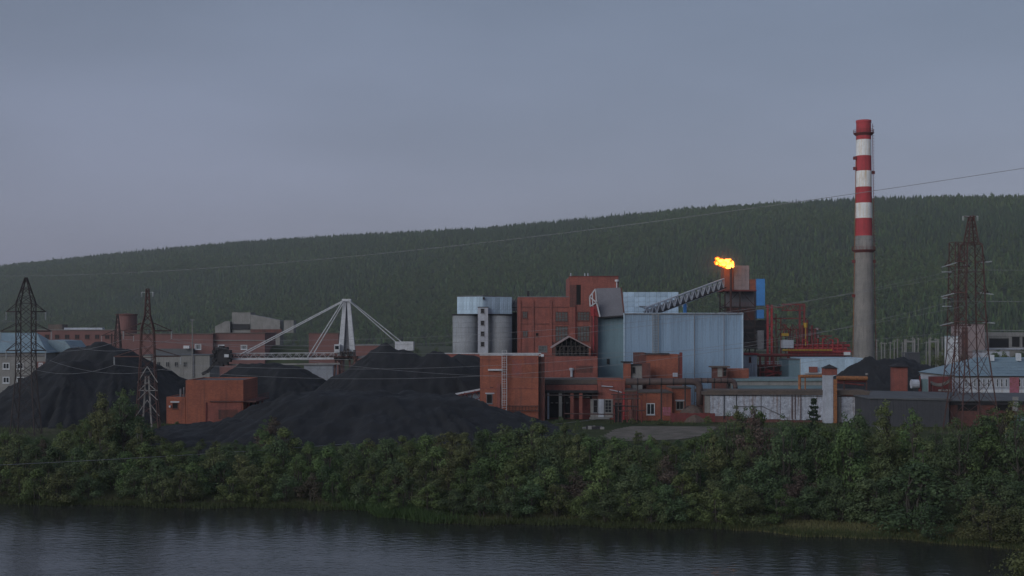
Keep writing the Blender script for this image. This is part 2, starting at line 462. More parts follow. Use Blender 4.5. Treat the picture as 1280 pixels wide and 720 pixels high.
# river
wm = bpy.data.materials.new('river_water'); wm.use_nodes = True
t = wm.node_tree; L = t.links.new; b = t.nodes["Principled BSDF"]
b.inputs["Base Color"].default_value = (0.022, 0.022, 0.021, 1)
b.inputs["Roughness"].default_value = 0.14; b.inputs["IOR"].default_value = 1.333
geo = nn(t, "ShaderNodeNewGeometry")
mpg = nn(t, "ShaderNodeMapping"); mpg.inputs["Scale"].default_value = (0.7, 1.0, 1.0); mpg.inputs["Rotation"].default_value = (0, 0, R(9))
L(geo.outputs["Position"], mpg.inputs[0])
a1 = nn(t, "ShaderNodeTexNoise", Scale=1.0, Detail=3.0, Roughness=0.55); L(mpg.outputs[0], a1.inputs[0])
a2 = nn(t, "ShaderNodeTexNoise", Scale=0.055, Detail=3.0); L(mpg.outputs[0], a2.inputs[0])
r2 = nn(t, "ShaderNodeMapRange"); r2.inputs[1].default_value = 0.38; r2.inputs[2].default_value = 0.66; r2.inputs[3].default_value = 0.4; r2.inputs[4].default_value = 1.0
L(a2.outputs[0], r2.inputs[0])
hm = nn(t, "ShaderNodeMath", operation='MULTIPLY'); L(a1.outputs[0], hm.inputs[0]); L(r2.outputs[0], hm.inputs[1])
bp = nn(t, "ShaderNodeBump", Strength=1.0, Distance=0.11); L(hm.outputs[0], bp.inputs["Height"]); L(bp.outputs[0], b.inputs["Normal"])
M['water'] = wm
w = MB(); w.add([(-3400,90,0),(3400,90,0),(3400,200,0),(-3400,200,0)], [(0,1,2,3)])
river = w.build('river', M['water']); river['kind'] = 'structure'

# hill: foot about 1.1 to 1.7 km away, ridge about 2 to 2.9 km away
RPX = [-700, -300, 0,150,300,450,600,750,850,950,1060,1150,1280,1500,1900]
RPY = [372, 352, 333.5,317,303.5,294,286.5,273,263,256,250.5,247,246,250,275]
def hill_uv(X, Y):
    px = 640 + FOC*np.asarray(X)/np.maximum(Y, 1)
    Df = np.interp(px, [-400, 0, 640, 1280, 1700], [1750, 1650, 1300, 1060, 1000])
    Dr = np.interp(px, [-400, 0, 640, 1280, 1700], [2950, 2850, 2350, 1950, 1900])
    zr = CAM_Z + (HOR - np.interp(px, RPX, RPY))/FOC*Dr - 5
    return px, (np.asarray(Y)-Df)/(Dr-Df), zr
def hill_z(X, Y):
    px, tt, zr = hill_uv(X, Y)
    tc_ = np.clip(tt, 0, 1)
    s = 0.72*tc_ + 0.28*np.sin(tc_*math.pi/2)
    s = s*(1 - 0.35*(1-tc_)**3*tc_*3)
    z = G - 3 + (zr-(G-3))*s
    z = np.where(tt > 1, zr - (tt-1)*120, z)
    z = np.where(tt < 0, G-3+tt*60, z)
    und = 5*np.sin(X*0.011+Y*0.004)*np.sin(Y*0.009)*np.clip(tt*4, 0, 1)*np.clip((1-tt)*4, 0, 1)
    return z + und
hm_ = material('forest_floor', (0.022,0.034,0.018), (0.03,0.044,0.022), scale=0.01, rough=0.95)
hx = np.linspace(-2600, 2600, 131); hy = np.linspace(900, 3500, 66)
hill = link('hill', grid_mesh('hill', hx, hy, lambda X, Y: np.maximum(hill_z(X, Y), -0.9), hm_)); hill['kind'] = 'structure'

# forest on the hill: instanced trees, one object
def conifer_proto(name, h, r, tiers, n, m, seed):
    rr = random.Random(seed); V, Fc, T = [], [], []
    for i in range(tiers):
        z0 = h*(0.12 + 0.80*i/tiers); z1 = z0 + h*0.36*(1-0.35*i/tiers)
        rad = r*(1 - i/tiers)**0.85 + 0.12
        top = len(V); V.append((rr.uniform(-.1,.1), rr.uniform(-.1,.1), min(z1, h)))
        ring = []
        for k in range(n):
            a = 2*math.pi*(k + rr.random()*0.6)/n
            q = rad*(1.0 if k % 2 else 0.55)*rr.uniform(0.75, 1.15)
            ring.append(len(V)); V.append((math.cos(a)*q, math.sin(a)*q, z0 - (0.05 if k % 2 else -0.05)*h + rr.uniform(-.3,.3)))
        for k in range(n):
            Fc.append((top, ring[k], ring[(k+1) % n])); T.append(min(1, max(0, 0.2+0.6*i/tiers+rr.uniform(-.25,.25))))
    return np_mesh(name, np.array(V), np.array(Fc), m, attr=T)
def leafy_proto(name, h, r, n, m, seed, size=1.0, base=0.22):
    q = np.random.default_rng(seed)
    cl = q.normal(size=(9, 3)); cl /= np.linalg.norm(cl, axis=1, keepdims=True)
    cl = cl*np.array([r*.6, r*.6, h*(1-base)*.34])*q.uniform(.5, 1, (9, 1)) + np.array([0, 0, h*(base+(1-base)*.5)])
    k = q.integers(0, 9, n)
    d = q.normal(size=(n, 3)); d /= np.linalg.norm(d, axis=1, keepdims=True)
    c = cl[k] + d*np.array([r*.5, r*.5, h*.17])*q.uniform(.6, 1, (n, 1))
    nrm = d + q.normal(size=(n, 3))*0.5; nrm /= np.linalg.norm(nrm, axis=1, keepdims=True)
    a = np.cross(nrm, q.normal(size=(n, 3))); a /= np.linalg.norm(a, axis=1, keepdims=True); bb = np.cross(nrm, a)
    s = q.uniform(.6, 1.2, (n, 1))*size
    V = np.stack([c+a*s, c+bb*s*.7, c-a*s, c-bb*s*.7], 1).reshape(-1, 3)
    tint = np.clip(0.35 + q.normal(0, .2, 9)[k] + q.normal(0, .15, n), 0, 1)
    return np_mesh(name, V, np.arange(4*n).reshape(-1, 4), m, attr=tint)
fc = bpy.data.collections.new("forest_trees")
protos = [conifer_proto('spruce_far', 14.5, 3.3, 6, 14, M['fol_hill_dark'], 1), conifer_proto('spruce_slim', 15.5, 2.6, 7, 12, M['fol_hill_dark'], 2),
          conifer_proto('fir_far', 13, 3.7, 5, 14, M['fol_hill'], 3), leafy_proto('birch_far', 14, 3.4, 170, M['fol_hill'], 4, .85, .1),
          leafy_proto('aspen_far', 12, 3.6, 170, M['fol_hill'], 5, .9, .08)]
for k, me in enumerate(protos):
    o = bpy.data.objects.new("hill_tree_%s" % "abcde"[k], me); fc.objects.link(o)
N = 330000
fx = rng.uniform(-1750, 1500, N); fy = rng.uniform(980, 3150, N)
px, tt, zr = hill_uv(fx, fy)
keep = (px > -120) & (px < 1400) & (tt > 0.0) & (tt < 1.07)
keep &= rng.random(N) < np.clip(1.25 - fy/3200*0.55, 0.5, 1)
fx, fy, tt = fx[keep], fy[keep], tt[keep]
fz = hill_z(fx, fy) - 0.5
pat = np.array([mnoise.noise(Vector((x*0.006, y*0.004, 0.3))) for x, y in zip(fx, fy)]) + rng.normal(0, 0.28, len(fx)) + (0.5 - tt)*0.6
kind = np.where(pat > 0.06, rng.integers(3, 5, len(fx)), np.where(pat > -0.16, 2, rng.integers(0, 2, len(fx))))
fs = rng.uniform(0.48, 0.88, len(fx)) * np.where(rng.random(len(fx)) < 0.04, 1.22, 1.0)
me = bpy.data.meshes.new("forest")
me.vertices.add(len(fx)); me.vertices.foreach_set("co", np.stack([fx, fy, fz], 1).astype(np.float32).ravel())
for nm, ty, val in (("size", 'FLOAT', fs), ("pick", 'INT', kind), ("turn", 'FLOAT', rng.uniform(0, 6.28, len(fx)))):
    a = me.attributes.new(nm, ty, 'POINT'); a.data.foreach_set("value", np.asarray(val, np.float32 if ty == 'FLOAT' else np.int32))
forest = link('forest', me); forest['kind'] = 'stuff'
forest['label'] = 'dark green mixed spruce and birch forest covering the hillside behind the plant'
ng = bpy.data.node_groups.new("forest_instances", 'GeometryNodeTree')
ng.interface.new_socket("Geometry", in_out='INPUT', socket_type='NodeSocketGeometry')
ng.interface.new_socket("Geometry", in_out='OUTPUT', socket_type='NodeSocketGeometry')
gi, go = ng.nodes.new("NodeGroupInput"), ng.nodes.new("NodeGroupOutput")
mtp = ng.nodes.new("GeometryNodeMeshToPoints")
iop = ng.nodes.new("GeometryNodeInstanceOnPoints"); iop.inputs["Pick Instance"].default_value = True
ci = ng.nodes.new("GeometryNodeCollectionInfo"); ci.inputs["Collection"].default_value = fc
ci.inputs["Separate Children"].default_value = True; ci.inputs["Reset Children"].default_value = True
def named(nm, ty):
    n = ng.nodes.new("GeometryNodeInputNamedAttribute"); n.data_type = ty; n.inputs["Name"].default_value = nm; return n
na, nb, nc = named("size", 'FLOAT'), named("pick", 'INT'), named("turn", 'FLOAT')
cx = ng.nodes.new("ShaderNodeCombineXYZ")
ng.links.new(gi.outputs[0], mtp.inputs["Mesh"]); ng.links.new(mtp.outputs[0], iop.inputs["Points"])
ng.links.new(ci.outputs[0], iop.inputs["Instance"])
ng.links.new(nb.outputs["Attribute"], iop.inputs["Instance Index"])
ng.links.new(nc.outputs["Attribute"], cx.inputs[2]); ng.links.new(cx.outputs[0], iop.inputs["Rotation"])
ng.links.new(na.outputs["Attribute"], iop.inputs["Scale"]); ng.links.new(iop.outputs[0], go.inputs[0])
mod = forest.modifiers.new("instances", 'NODES'); mod.node_group = ng

# haze: one closed box of even thin air round everything
HAZE = 0.000125
hz = bpy.data.materials.new('haze'); hz.use_nodes = True
t = hz.node_tree; t.nodes.clear()
ho = nn(t, "ShaderNodeOutputMaterial"); pv = nn(t, "ShaderNodeVolumePrincipled")
pv.inputs["Color"].default_value = (0.90, 0.93, 0.96, 1); pv.inputs["Density"].default_value = HAZE; pv.inputs["Anisotropy"].default_value = 0.2
t.links.new(pv.outputs[0], ho.inputs["Volume"])
hb = MB(); hb.box(-3600, 3600, -300, 3700, -2.4, 305)
haze = hb.build('haze', hz); haze['kind'] = 'stuff'
# ------------------------------------------------------------------ building pieces
def window(root, x0, x1, z0, z1, y, frame='white', pane='glass', nx=2, nz=1, w=0.12, name='window', sill=True):
    """frame proud of the wall at y (the wall faces the river, -y), pane set inside it, sill below"""
    f = MB()
    f.box(x0, x1, y-0.10, y+0.02, z1-w, z1).box(x0, x1, y-0.10, y+0.02, z0, z0+w)
    f.box(x0, x0+w, y-0.10, y+0.02, z0+w, z1-w).box(x1-w, x1, y-0.10, y+0.02, z0+w, z1-w)
    for i in range(1, nx):
        c = x0+(x1-x0)*i/nx; f.box(c-w*.35, c+w*.35, y-0.085, y+0.02, z0+w, z1-w)
    for i in range(1, nz):
        c = z0+(z1-z0)*i/nz; f.box(x0+w, x1-w, y-0.078, y+0.02, c-w*.3, c+w*.3)
    fo = f.build(name, M[frame], root)
    p = MB(); p.box(x0+w*.5, x1-w*.5, y-0.03, y+0.015, z0+w*.5, z1-w*.5); p.build('pane', M[pane], fo)
    if sill:
        s = MB(); s.box(x0-.1, x1+.1, y-0.2, y+0.01, z0-.12, z0-.003); s.build('sill', M[frame], fo)
    return fo

def clad(root, a, b_, z0, z1, width, m, ribs=3, out=0.06, name='cladding_panel', ztop=None):
    """row of separate ribbed sheets along the line a-b (outward = right-hand side going a to b), sharing one mesh"""
    ax, ay = a; bx, by = b_
    Ln = math.hypot(bx-ax, by-ay); n = max(1, round(Ln/width)); wd = Ln/n
    ang = math.atan2(by-ay, bx-ax); off = root_loc(root); h = z1-z0
    mb = MB(); mb.box(0.012, wd-0.012, -0.03, 0.0, 0, h)
    for i in range(ribs):
        c = wd*(i+0.5)/ribs
        mb.box(c-wd*.10, c+wd*.10, -0.03-out, -0.031, 0.02, h-0.02)
    me = bpy.data.meshes.new(name); me.from_pydata(mb.v, [], mb.f); me.materials.append(M[m]); me.update()
    for i in range(n):
        o = link(name, me, root)
        k = i/n; pr = random.uniform(-0.006, 0.014)
        nx_, ny_ = math.sin(ang), -math.cos(ang)
        o.location = (ax+(bx-ax)*k-off[0]+nx_*pr, ay+(by-ay)*k-off[1]+ny_*pr, z0-off[2]+random.uniform(-.02, .02))
        o.rotation_euler = (0, 0, ang)

def railing(root, pts, h=1.1, m='dark_red', n=None, r=0.05, name='railing'):
    mb = MB()
    pts = [Vector(p) for p in pts]
    for a, b_ in zip(pts, pts[1:]):
        for k in (0.5, 1.0): mb.bar(a+Vector((0,0,h*k)), b_+Vector((0,0,h*k)), r)
        c = n or max(2, int((b_-a).length/1.5))
        for i in range(c+1):
            p = a.lerp(b_, i/c); mb.bar(p, p+Vector((0,0,h)), r)
    return mb.build(name, M[m], root, kind='stuff')

def shell(name, label, cat, px0, px1, pyt, D, dep, wall, roof='roof_grey', rot=0, zb=None, over=0.25, par=0.0, group=None, slab=0.25):
    """box building with its front at distance D; returns (root, x0, x1, y0, y1, z0, z1)"""
    x0, x1, z1 = PX(px0, D), PX(px1, D), PZ(pyt, D)
    z0 = G if zb is None else zb
    r = thing(name, label, cat, ((x0+x1)/2, D, z0), rot, group)
    zt = z1-slab if not par else z1
    w = MB(); w.box(x0, x1, D, D+dep, z0-0.8, zt-0.004 if not par else z1-par)
    w.build('wall', M[wall], r)
    if par:
        q = MB(); th = 0.35
        q.box(x0, x1, D, D+th, z1-par+.003, z1).box(x0, x1, D+dep-th, D+dep, z1-par+.003, z1)
        q.box(x0, x0+th, D+th+.002, D+dep-th-.002, z1-par+.003, z1-.004).box(x1-th, x1, D+th+.002, D+dep-th-.002, z1-par+.003, z1-.004)
        q.build('parapet', M[wall], r)
        s = MB(); s.box(x0+th+.01, x1-th-.01, D+th+.01, D+dep-th-.01, z1-par+.003, z1-par+.12); s.build('roof', M[roof], r)
    else:
        s = MB(); s.box(x0-over, x1+over, D-over, D+dep+over, zt, z1); s.build('roof', M[roof], r)
    return r, x0, x1, D, D+dep, z0, z1

def pwin(root, px0, px1, py0, py1, D, frame='white', pane='glass', nx=2, nz=1, w=0.12, **k):
    return window(root, PX(px0, D), PX(px1, D), PZ(py1, D), PZ(py0, D), D-0.003, frame, pane, nx, nz, w, **k)

def pbox(root, name, m, px0, px1, py0, py1, D, dep, kind=None):
    mb = MB(); mb.box(PX(px0, D), PX(px1, D), D, D+dep, PZ(py1, D), PZ(py0, D))
    return mb.build(name, M[m], root, kind=kind)

def truss_bars(mb, a0, a1, b0, b1, n, w):
    """zigzag between chord a and chord b"""
    a0, a1, b0, b1 = map(Vector, (a0, a1, b0, b1))
    for i in range(n):
        p, q = a0.lerp(a1, i/n), b0.lerp(b1, (i+.5)/n)
        mb.bar(p, q, w); mb.bar(q, a0.lerp(a1, (i+1)/n), w)

def ladder(root, x, y, z0, z1, wd=0.6, m='white', step=0.45, cage=True, name='ladder'):
    mb = MB()
    mb.bar((x-wd/2, y, z0), (x-wd/2, y, z1), 0.09).bar((x+wd/2, y, z0), (x+wd/2, y, z1), 0.09)
    z = z0+.2
    while z < z1:
        mb.bar((x-wd/2, y, z), (x+wd/2, y, z), 0.06); z += step
    o = mb.build(name, M[m], root)
    if cage:
        c = MB(); z = z0+2.2
        while z < z1:
            pts = [(x-wd/2, y, z), (x-wd*.55, y-.4, z), (x, y-.65, z), (x+wd*.55, y-.4, z), (x+wd/2, y, z)]
            for p, q in zip(pts, pts[1:]): c.bar(p, q, 0.05)
            z += 0.9
        for dx, dy in ((-wd*.55, -.4), (0, -.65), (wd*.55, -.4)): c.bar((x+dx, y+dy, z0+2.2), (x+dx, y+dy, z1), 0.05)
        c.build('safety_cage', M[m], o, kind='stuff')
    return o

# ------------------------------------------------------------------ striped chimney
D = 450.0
cx_ = PX(1079.5, D)
ch = thing('chimney', 'tall factory chimney with red and white bands above a grey concrete shaft', 'chimney', (cx_, D, G))
bands = [(151,175,'red'),(175,195,'white'),(195,214,'red'),(214,234,'white'),(234,254,'red'),(254,273,'white'),(273,295,'red')]
def rad(py): return np.interp(py, [151, 295, 447, 480], [8.9, 10.6, 13.1, 13.7])/FOC*D
for a, b_, c in bands:
    mb = MB(); mb.lathe(cx_, D, [(rad(b_), PZ(b_, D)), (rad(a), PZ(a, D))], 40, cap=False)
    if a == 151:
        mb.lathe(cx_, D, [(rad(a)+.12, PZ(a, D)-.8), (rad(a)+.16, PZ(a, D)+.1), (rad(a)-.35, PZ(a, D)+.1), (rad(a)-.4, PZ(a, D)-6)], 40, cap=False)
    mb.build(c+'_band', M[c+'_band'], ch, smooth=True)
mb = MB(); prof = [(rad(480), G-1)] + [(rad(p), PZ(p, D)) for p in range(470, 294, -25)] + [(rad(295), PZ(295, D))]
mb.lathe(cx_, D, prof, 40, cap=False); mb.build('concrete_shaft', M['chimney'], ch, smooth=True)
joints = MB()
for py in range(300, 470, 6):
    joints.lathe(cx_, D, [(rad(py)+.01, PZ(py, D)), (rad(py)+.035, PZ(py, D)+.04), (rad(py)+.035, PZ(py, D)+.14), (rad(py)+.01, PZ(py, D)+.18)], 40, cap=False)
joints.build('casting_ring', M['chimney'], ch, kind='stuff')
for py, m in ((167,'dark_red'), (313,'dark_red')):
    z, r0 = PZ(py, D), rad(py); q = MB()
    q.lathe(cx_, D, [(r0+.02, z-.9), (r0+1.0, z), (r0+1.0, z+.15), (r0+.02, z+.15)], 32, cap=False)
    pl = q.build('platform', M[m], ch)
    q = MB()
    for k in range(20):
        a0, a1 = 2*math.pi*k/20, 2*math.pi*(k+1)/20
        p0 = (cx_+math.cos(a0)*(r0+.95), D+math.sin(a0)*(r0+.95), z+.15); p1 = (cx_+math.cos(a1)*(r0+.95), D+math.sin(a1)*(r0+.95), z+.15)
        q.bar(p0, (p0[0], p0[1], z+1.35), .07)
        for h in (.7, 1.3): q.bar((p0[0], p0[1], z+h), (p1[0], p1[1], z+h), .07)
    q.build('railing', M[m], pl, kind='stuff')
q = MB()
for s in (-.35, .35):
    q.tube([(cx_+rad(p)*.93+.55, D-rad(p)*.35+s, PZ(p, D)) for p in (470, 295, 155)], .06, 4)
for z in np.arange(G+2, PZ(156, D), .7):
    py = HOR-(z-CAM_Z)*FOC/D; x = cx_+rad(py)*.93+.55; q.bar((x, D-rad(py)*.35-.35, z), (x, D-rad(py)*.35+.35, z), .05)
lad = q.build('ladder', M['dark_red'], ch)
q = MB()
for z in np.arange(G+3, PZ(158, D), 1.1):
    py = HOR-(z-CAM_Z)*FOC/D; x = cx_+rad(py)*.93+.55; y = D-rad(py)*.35
    pts = [(x, y-.35, z), (x+.5, y-.35, z), (x+.75, y, z), (x+.5, y+.35, z), (x, y+.35, z)]
    for p, r_ in zip(pts, pts[1:]): q.bar(p, r_, .05)
q.build('safety_cage', M['dark_red'], lad, kind='stuff')
q = MB(); q.tube([(cx_-rad(p)-.25, D-.6, PZ(p, D)) for p in (470, 295, 195)], .12, 5); q.build('lightning_conductor', M['orange'], ch)
for px, py in ((1068,198),(1068,211),(1091,216),(1066.5,327),(1092,327),(1066.5,370)):
    q = MB(); x = PX(px, D); q.box(x-.5, x+.5, D-1, D, PZ(py, D)-.5, PZ(py, D)+.6).bar((x, D-.5, PZ(py, D)), (cx_, D-.5, PZ(py, D)), .15)
    q.build('warning_lamp', M['dark_red'], ch)

# ------------------------------------------------------------------ coal heaps
def heap(name, label, cones, res=0.6, gully=0.8, seed=0, group='coal heaps in the yard'):
    """cones: (x, y, z_top, slope, flat); surface = highest of them, cut by run-down gullies"""
    xs0 = min(c[0]-c[4]-(c[2]-2.5)/c[3] for c in cones); xs1 = max(c[0]+c[4]+(c[2]-2.5)/c[3] for c in cones)
    ys0 = min(c[1]-c[4]-(c[2]-2.5)/c[3] for c in cones); ys1 = max(c[1]+c[4]+(c[2]-2.5)/c[3] for c in cones)
    xs_, ys_ = np.arange(xs0, xs1+res, res), np.arange(ys0, ys1+res, res)
    XX, YY = np.meshgrid(xs_, ys_)
    Z = np.full(XX.shape, -50.0)
    for i, (x, y, zt, sl, fl) in enumerate(cones):
        dx, dy = XX-x, YY-y
        d = np.sqrt(dx*dx+dy*dy); a = np.arctan2(dy, dx)
        lob = 1+0.05*np.sin(3*a+seed+i)+0.04*np.sin(7*a+2*seed)+0.02*np.sin(17*a+i)
        d2 = np.maximum(d*lob-fl, 0)
        g_ = 1.5*gully*((1-np.abs(np.sin(14*a+2.5*np.sin(5*a)+seed+2*i)))**2 + 0.5*(1-np.abs(np.sin(33*a+2*np.sin(7*a)+i)))**2)*np.clip(d2/6, 0, 1)*(0.4+0.6*np.sin(4*a+seed)**2)
        z = zt-sl*d2-g_
        m_ = np.maximum(Z, z); Z = m_ + 0.6*np.exp(-np.abs(Z-z)/0.9)*0.5
    nz_ = np.array([mnoise.fractal(Vector((x*0.22, y*0.22, seed)), 0.9, 2.0, 4) for x, y in zip(XX.ravel(), YY.ravel())]).reshape(XX.shape)
    Z = Z + nz_*0.8 + rng.normal(0, 0.06, Z.shape)
    gnd = gz(XX, YY)
    ok = Z > gnd-0.5
    idx = np.full(ok.size, -1); nx = XX.shape[1]
    o_ = np.stack([XX.ravel(), YY.ravel(), np.maximum(Z, gnd-0.6).ravel()], 1)
    i = (np.arange(nx-1)[None, :]+nx*np.arange(XX.shape[0]-1)[:, None]).ravel()
    q = np.stack([i, i+1, i+1+nx, i+nx], 1)
    q = q[ok.ravel()[q].any(1)]
    used = np.unique(q); idx[used] = np.arange(len(used))
    me = np_mesh(name, o_[used]-np.array([cones[0][0], cones[0][1], G]), idx[q], M['coal'], smooth=False)
    ob = link(name, me); ob.location = (cones[0][0], cones[0][1], G)
    return tag(ob, label, 'coal heap', group)
def cone(px, py, D, sl, fl=1.0): return (PX(px, D), D, PZ(py, D), sl, fl)
heap('coal_heap', 'broad flat-topped black coal heap between two lattice pylons', [cone(106,434,280,.74,2.6), cone(128,431.5,279,.70,1.8), cone(146,437,278,.64,2.4), cone(92,452,270,.62,2.5)], seed=1)
heap('coal_heap', 'low flat-topped coal heap under the long stacker boom', [cone(322,456,300,.58,4), cone(355,457,298,.58,3)], seed=2)
heap('coal_heap', 'largest coal heap with three rounded summits and wide front skirt',
     [cone(481,430.5,284,.68,.5), cone(507,435.5,283,.68,.6), cone(547,440,282,.68,1.2), cone(420,492,240,.38,8), cone(520,497,239,.36,9), cone(470,496,239,.38,9),
      cone(380,508,236,.38,3.5), cone(575,508,236,.33,5), cone(352,526,230,.3,2), cone(606,519,235,.3,3)], seed=3, gully=.6)
heap('coal_heap', 'small rounded coal heap against the ladder wall of the orange transfer house', [cone(648,515,246,.5,.8), cone(625,519,243,.4,.8)], res=.5, seed=4, gully=.25)
heap('coal_heap', 'coal heap rising behind the inclined belt gallery', [cone(582,444,296,.6,2.2), cone(603,452,298,.6,1)], seed=5, res=.7)
heap('coal_heap', 'thin coal spill sloping down in front of the orange crusher house', [cone(285,533,238,.16,9), cone(262,541,230,.14,7), cone(312,536,236,.16,8)], seed=6, res=.6, gully=.1)
heap('coal_heap', 'jagged coal heap behind the square brick vent tower', [cone(1085,447,318,.62,.8), cone(1108,449,318,.6,1), cone(1126,447,320,.6,1), cone(1156,457,318,.6,1), cone(1140,452,322,.6,1)], seed=7, res=.6)

# ------------------------------------------------------------------ orange crusher house
D = 258
r, x0, x1, y0, y1, z0, z1 = shell('crusher_house', 'orange brick crusher house with overhanging upper block and dark flat roof', 'building', 232, 304, 475, D, 14.6, 'brick', 'roof_grey', par=.35)
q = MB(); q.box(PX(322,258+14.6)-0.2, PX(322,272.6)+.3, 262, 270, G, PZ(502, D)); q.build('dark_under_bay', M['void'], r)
pbox(r, 'painted_shade_strip', 'brick_dark', 262, 304.3, 501, 502.6, D-.35, .34)  # shade line under the overhang, painted as a dark brick strip
pbox(r, 'infill_wall', 'brick_old', 257, 302, 503.5, 527, D-.12, .11)
pbox(r, 'sooty_panel', 'brick_dark', 273, 297, 512, 524, D-.2, .07)
pbox(r, 'downpipe', 'dark_red', 257, 258.2, 503, 528, D-.3, .17)
for k, yy in enumerate((1.5, 5, 8.5, 12)):
    q = MB(); q.box(x1+.6+k*.25, x1+1.0+k*.25, D+yy, D+yy+.4, G, PZ(503, D)); q.build('prop', M['dark_red'], r)
q = MB(); q.box(x1+.02, x1+2.6, D+.3, D+14.2, PZ(503, D), PZ(501.4, D)); q.build('ledge', M['brick_dark'], r)
railing(r, [(x1+2.5, D+.5, PZ(501.4, D)), (x1+2.5, D+14, PZ(501.4, D))])
an, ax0, ax1, *_ = shell('annex', 'small orange brick annex with one black window beside the crusher house', 'building', 208, 231.6, 496, D+.3, 9, 'brick', 'roof_grey', par=.3)
pwin(an, 215.5, 222.5, 503.5, 511, D+.3, 'brick_dark', 'void', 1, 1, .1)
pbox(an, 'lintel', 'white', 213, 224, 501.7, 503.2, D+.08, .2)
pbox(an, 'floodlight', 'white', 211, 213, 507, 509.4, D-.05, .3)
q = MB(); q.tube([P(226,496,D+3), P(226,486,D+3)], .25, 8).tube([P(230,496,D+4), P(230,484,D+4)], .15, 6); q.build('roof_vent', M['steel_grey'], an)

# ------------------------------------------------------------------ orange transfer house with ladder
D = 262
r, x0, x1, y0, y1, z0, z1 = shell('transfer_house', 'bright orange brick transfer house with white caged ladder and pale coping', 'building', 600, 673, 444.5, D, 12, 'brick', 'roof_brown', par=.5)
pbox(r, 'coping', 'steel_white', 599.5, 673.5, 443, 444.4, D-.1, .7)
pwin(r, 608, 615.5, 492.5, 504.5, D, 'steel_grey', 'void', 1, 1, .1)
pbox(r, 'lintel', 'pale', 606.5, 618, 491, 492.3, D-.16, .15)
pbox(r, 'beam', 'steel_white', 610, 629, 461.3, 463.3, D-.7, .5)
for py in (449, 485): pbox(r, 'brick_course', 'brick_old', 600.1, 672.9, py, py+.9, D-.08, .07)
pbox(r, 'soot_patch', 'brick_old', 655, 671, 446, 456, D-.02, .015)
ladder(r, PX(630.5, D), D-.75, PZ(519, D), PZ(438, D), .95, 'steel_white', .5)
pbox(r, 'pilaster', 'brick_old', 621, 625.5, 480, 515, D-.35, .34)
pbox(r, 'faded_patch', 'stain_sign', 640, 652, 450, 470, D-.03, .028)
pbox(r, 'wall_socket', 'brick_dark', 612.5, 616.5, 483.5, 485.6, D-.05, .045)
q = MB()
for py in (507.5, 513.5): q.bar(P(633,py,D-.5), P(674,py,D-.5), .14)
for px in range(633, 675, 4): q.bar(P(px,507.5,D-.5), P(px,513.5,D-.5), .1)
q.build('balcony_rail', M['rust_dark'], r)
q = MB(); q.bar(P(674,445,D-.2), P(678,443,D-.9), .12); q.box(PX(676,D), PX(679.5,D), D-1.5, D-.8, PZ(445.5,D), PZ(442.5,D)); q.build('floodlight', M['white'], r)
side = shell('dark_side_block', 'narrow darker brick block joined to the orange transfer house', 'building', 673.3, 681, 446, D+1.2, 9, 'brick_dark', 'roof_grey', par=.3)[0]  # separate darker block in place of the house's right side
r, x0, x1, y0, y1, z0, z1 = shell('brick_shed', 'long low red brick shed with white roof edge below the silos', 'building', 553, 676, 442.5, 300, 14, 'brick_old', 'roof_brown', par=.4)
pbox(r, 'coping', 'steel_white', 552.5, 676.5, 441.2, 442.4, 299.9, .6)

# inclined belt gallery up to the transfer house
D = 262
r = thing('belt_gallery', 'white-topped inclined belt gallery entering the orange transfer house', 'conveyor', (PX(570,D), D+3, G))
q = MB(); a, b_ = P(536,499.5,D+2), P(600,487,D+2)
q.bar(a+Vector((0,1.3,0)), b_+Vector((0,1.3,0)), 2.6, .25); q.build('roof_sheet', M['steel_white'], r)
q = MB(); dz = Vector((0,0,-1.9))
for dy in (0, 2.6):
    o = Vector((0,dy,0)); q.bar(a+dz+o, b_+dz+o, .2); q.bar(a+Vector((0,0,-.3))+o, b_+Vector((0,0,-.3))+o, .18)
    truss_bars(q, a+dz+o, b_+dz+o, a+o, b_+o, 5, .14)
q.build('truss', M['dark_red'], r, kind='stuff')
q = MB(); q.add([P(576,504,D+3.5), P(599.5,504,D+3.5), P(599.5,490,D+3.5), P(576,494.5,D+3.5)], [(0,1,2,3)])
q2 = MB(); v = q.v; q2.add(v+[(x,y+.1,z) for x,y,z in v], [(0,1,2,3),(7,6,5,4),(0,4,5,1),(1,5,6,2),(2,6,7,3),(3,7,4,0)]); q2.build('side_sheet', M['pale_blue'], r)
for px in (577, 590):
    q = MB(); q.bar(P(px,492,D+1.6), (PX(px,D+1.6), D+1.6, G), .25); q.build('leg', M['rust'], r)

# ------------------------------------------------------------------ silos
D = 345
def silo(px0, px1, label):
    x0, x1 = PX(px0,D), PX(px1,D); rr = (x1-x0)/2; c = (x0+x1)/2
    s = thing('silo', label, 'silo', (c, D+rr, G), 0, 'grey concrete silos')
    q = MB(); q.lathe(c, D+rr, [(rr, G-.5), (rr, PZ(393.5,D))], 40); q.build('barrel', M['silo'], s, smooth=False)
    for p in s.children[0].data.polygons: p.use_smooth = len(p.vertices) == 4
    q = MB(); q.lathe(c, D+rr, [(rr+.18, PZ(394.2,D)), (rr+.18, PZ(392.4,D))], 40); q.build('rim', M['dark'], s)
    q = MB()
    for z in np.arange(G+1.2, PZ(396,D), 1.35):
        q.lathe(c, D+rr, [(rr, z), (rr+.03, z+.03), (rr+.03, z+.09), (rr, z+.12)], 40, cap=False)
    q.build('ring_joint', M['silo'], s, kind='stuff')
    return c, D+rr, rr
s1 = silo(565, 597.5, 'grey concrete silo farther from the brick mill, beside the white stair tower')
s2 = silo(608, 640, 'grey concrete silo between the white stair tower and the brick mill')
zb_, zt_ = PZ(392.3,D), PZ(371,D)
hd = thing('silo_head_house', 'pale blue steel head house crowning the two silos', 'building', (PX(605,D), D+5, zb_))
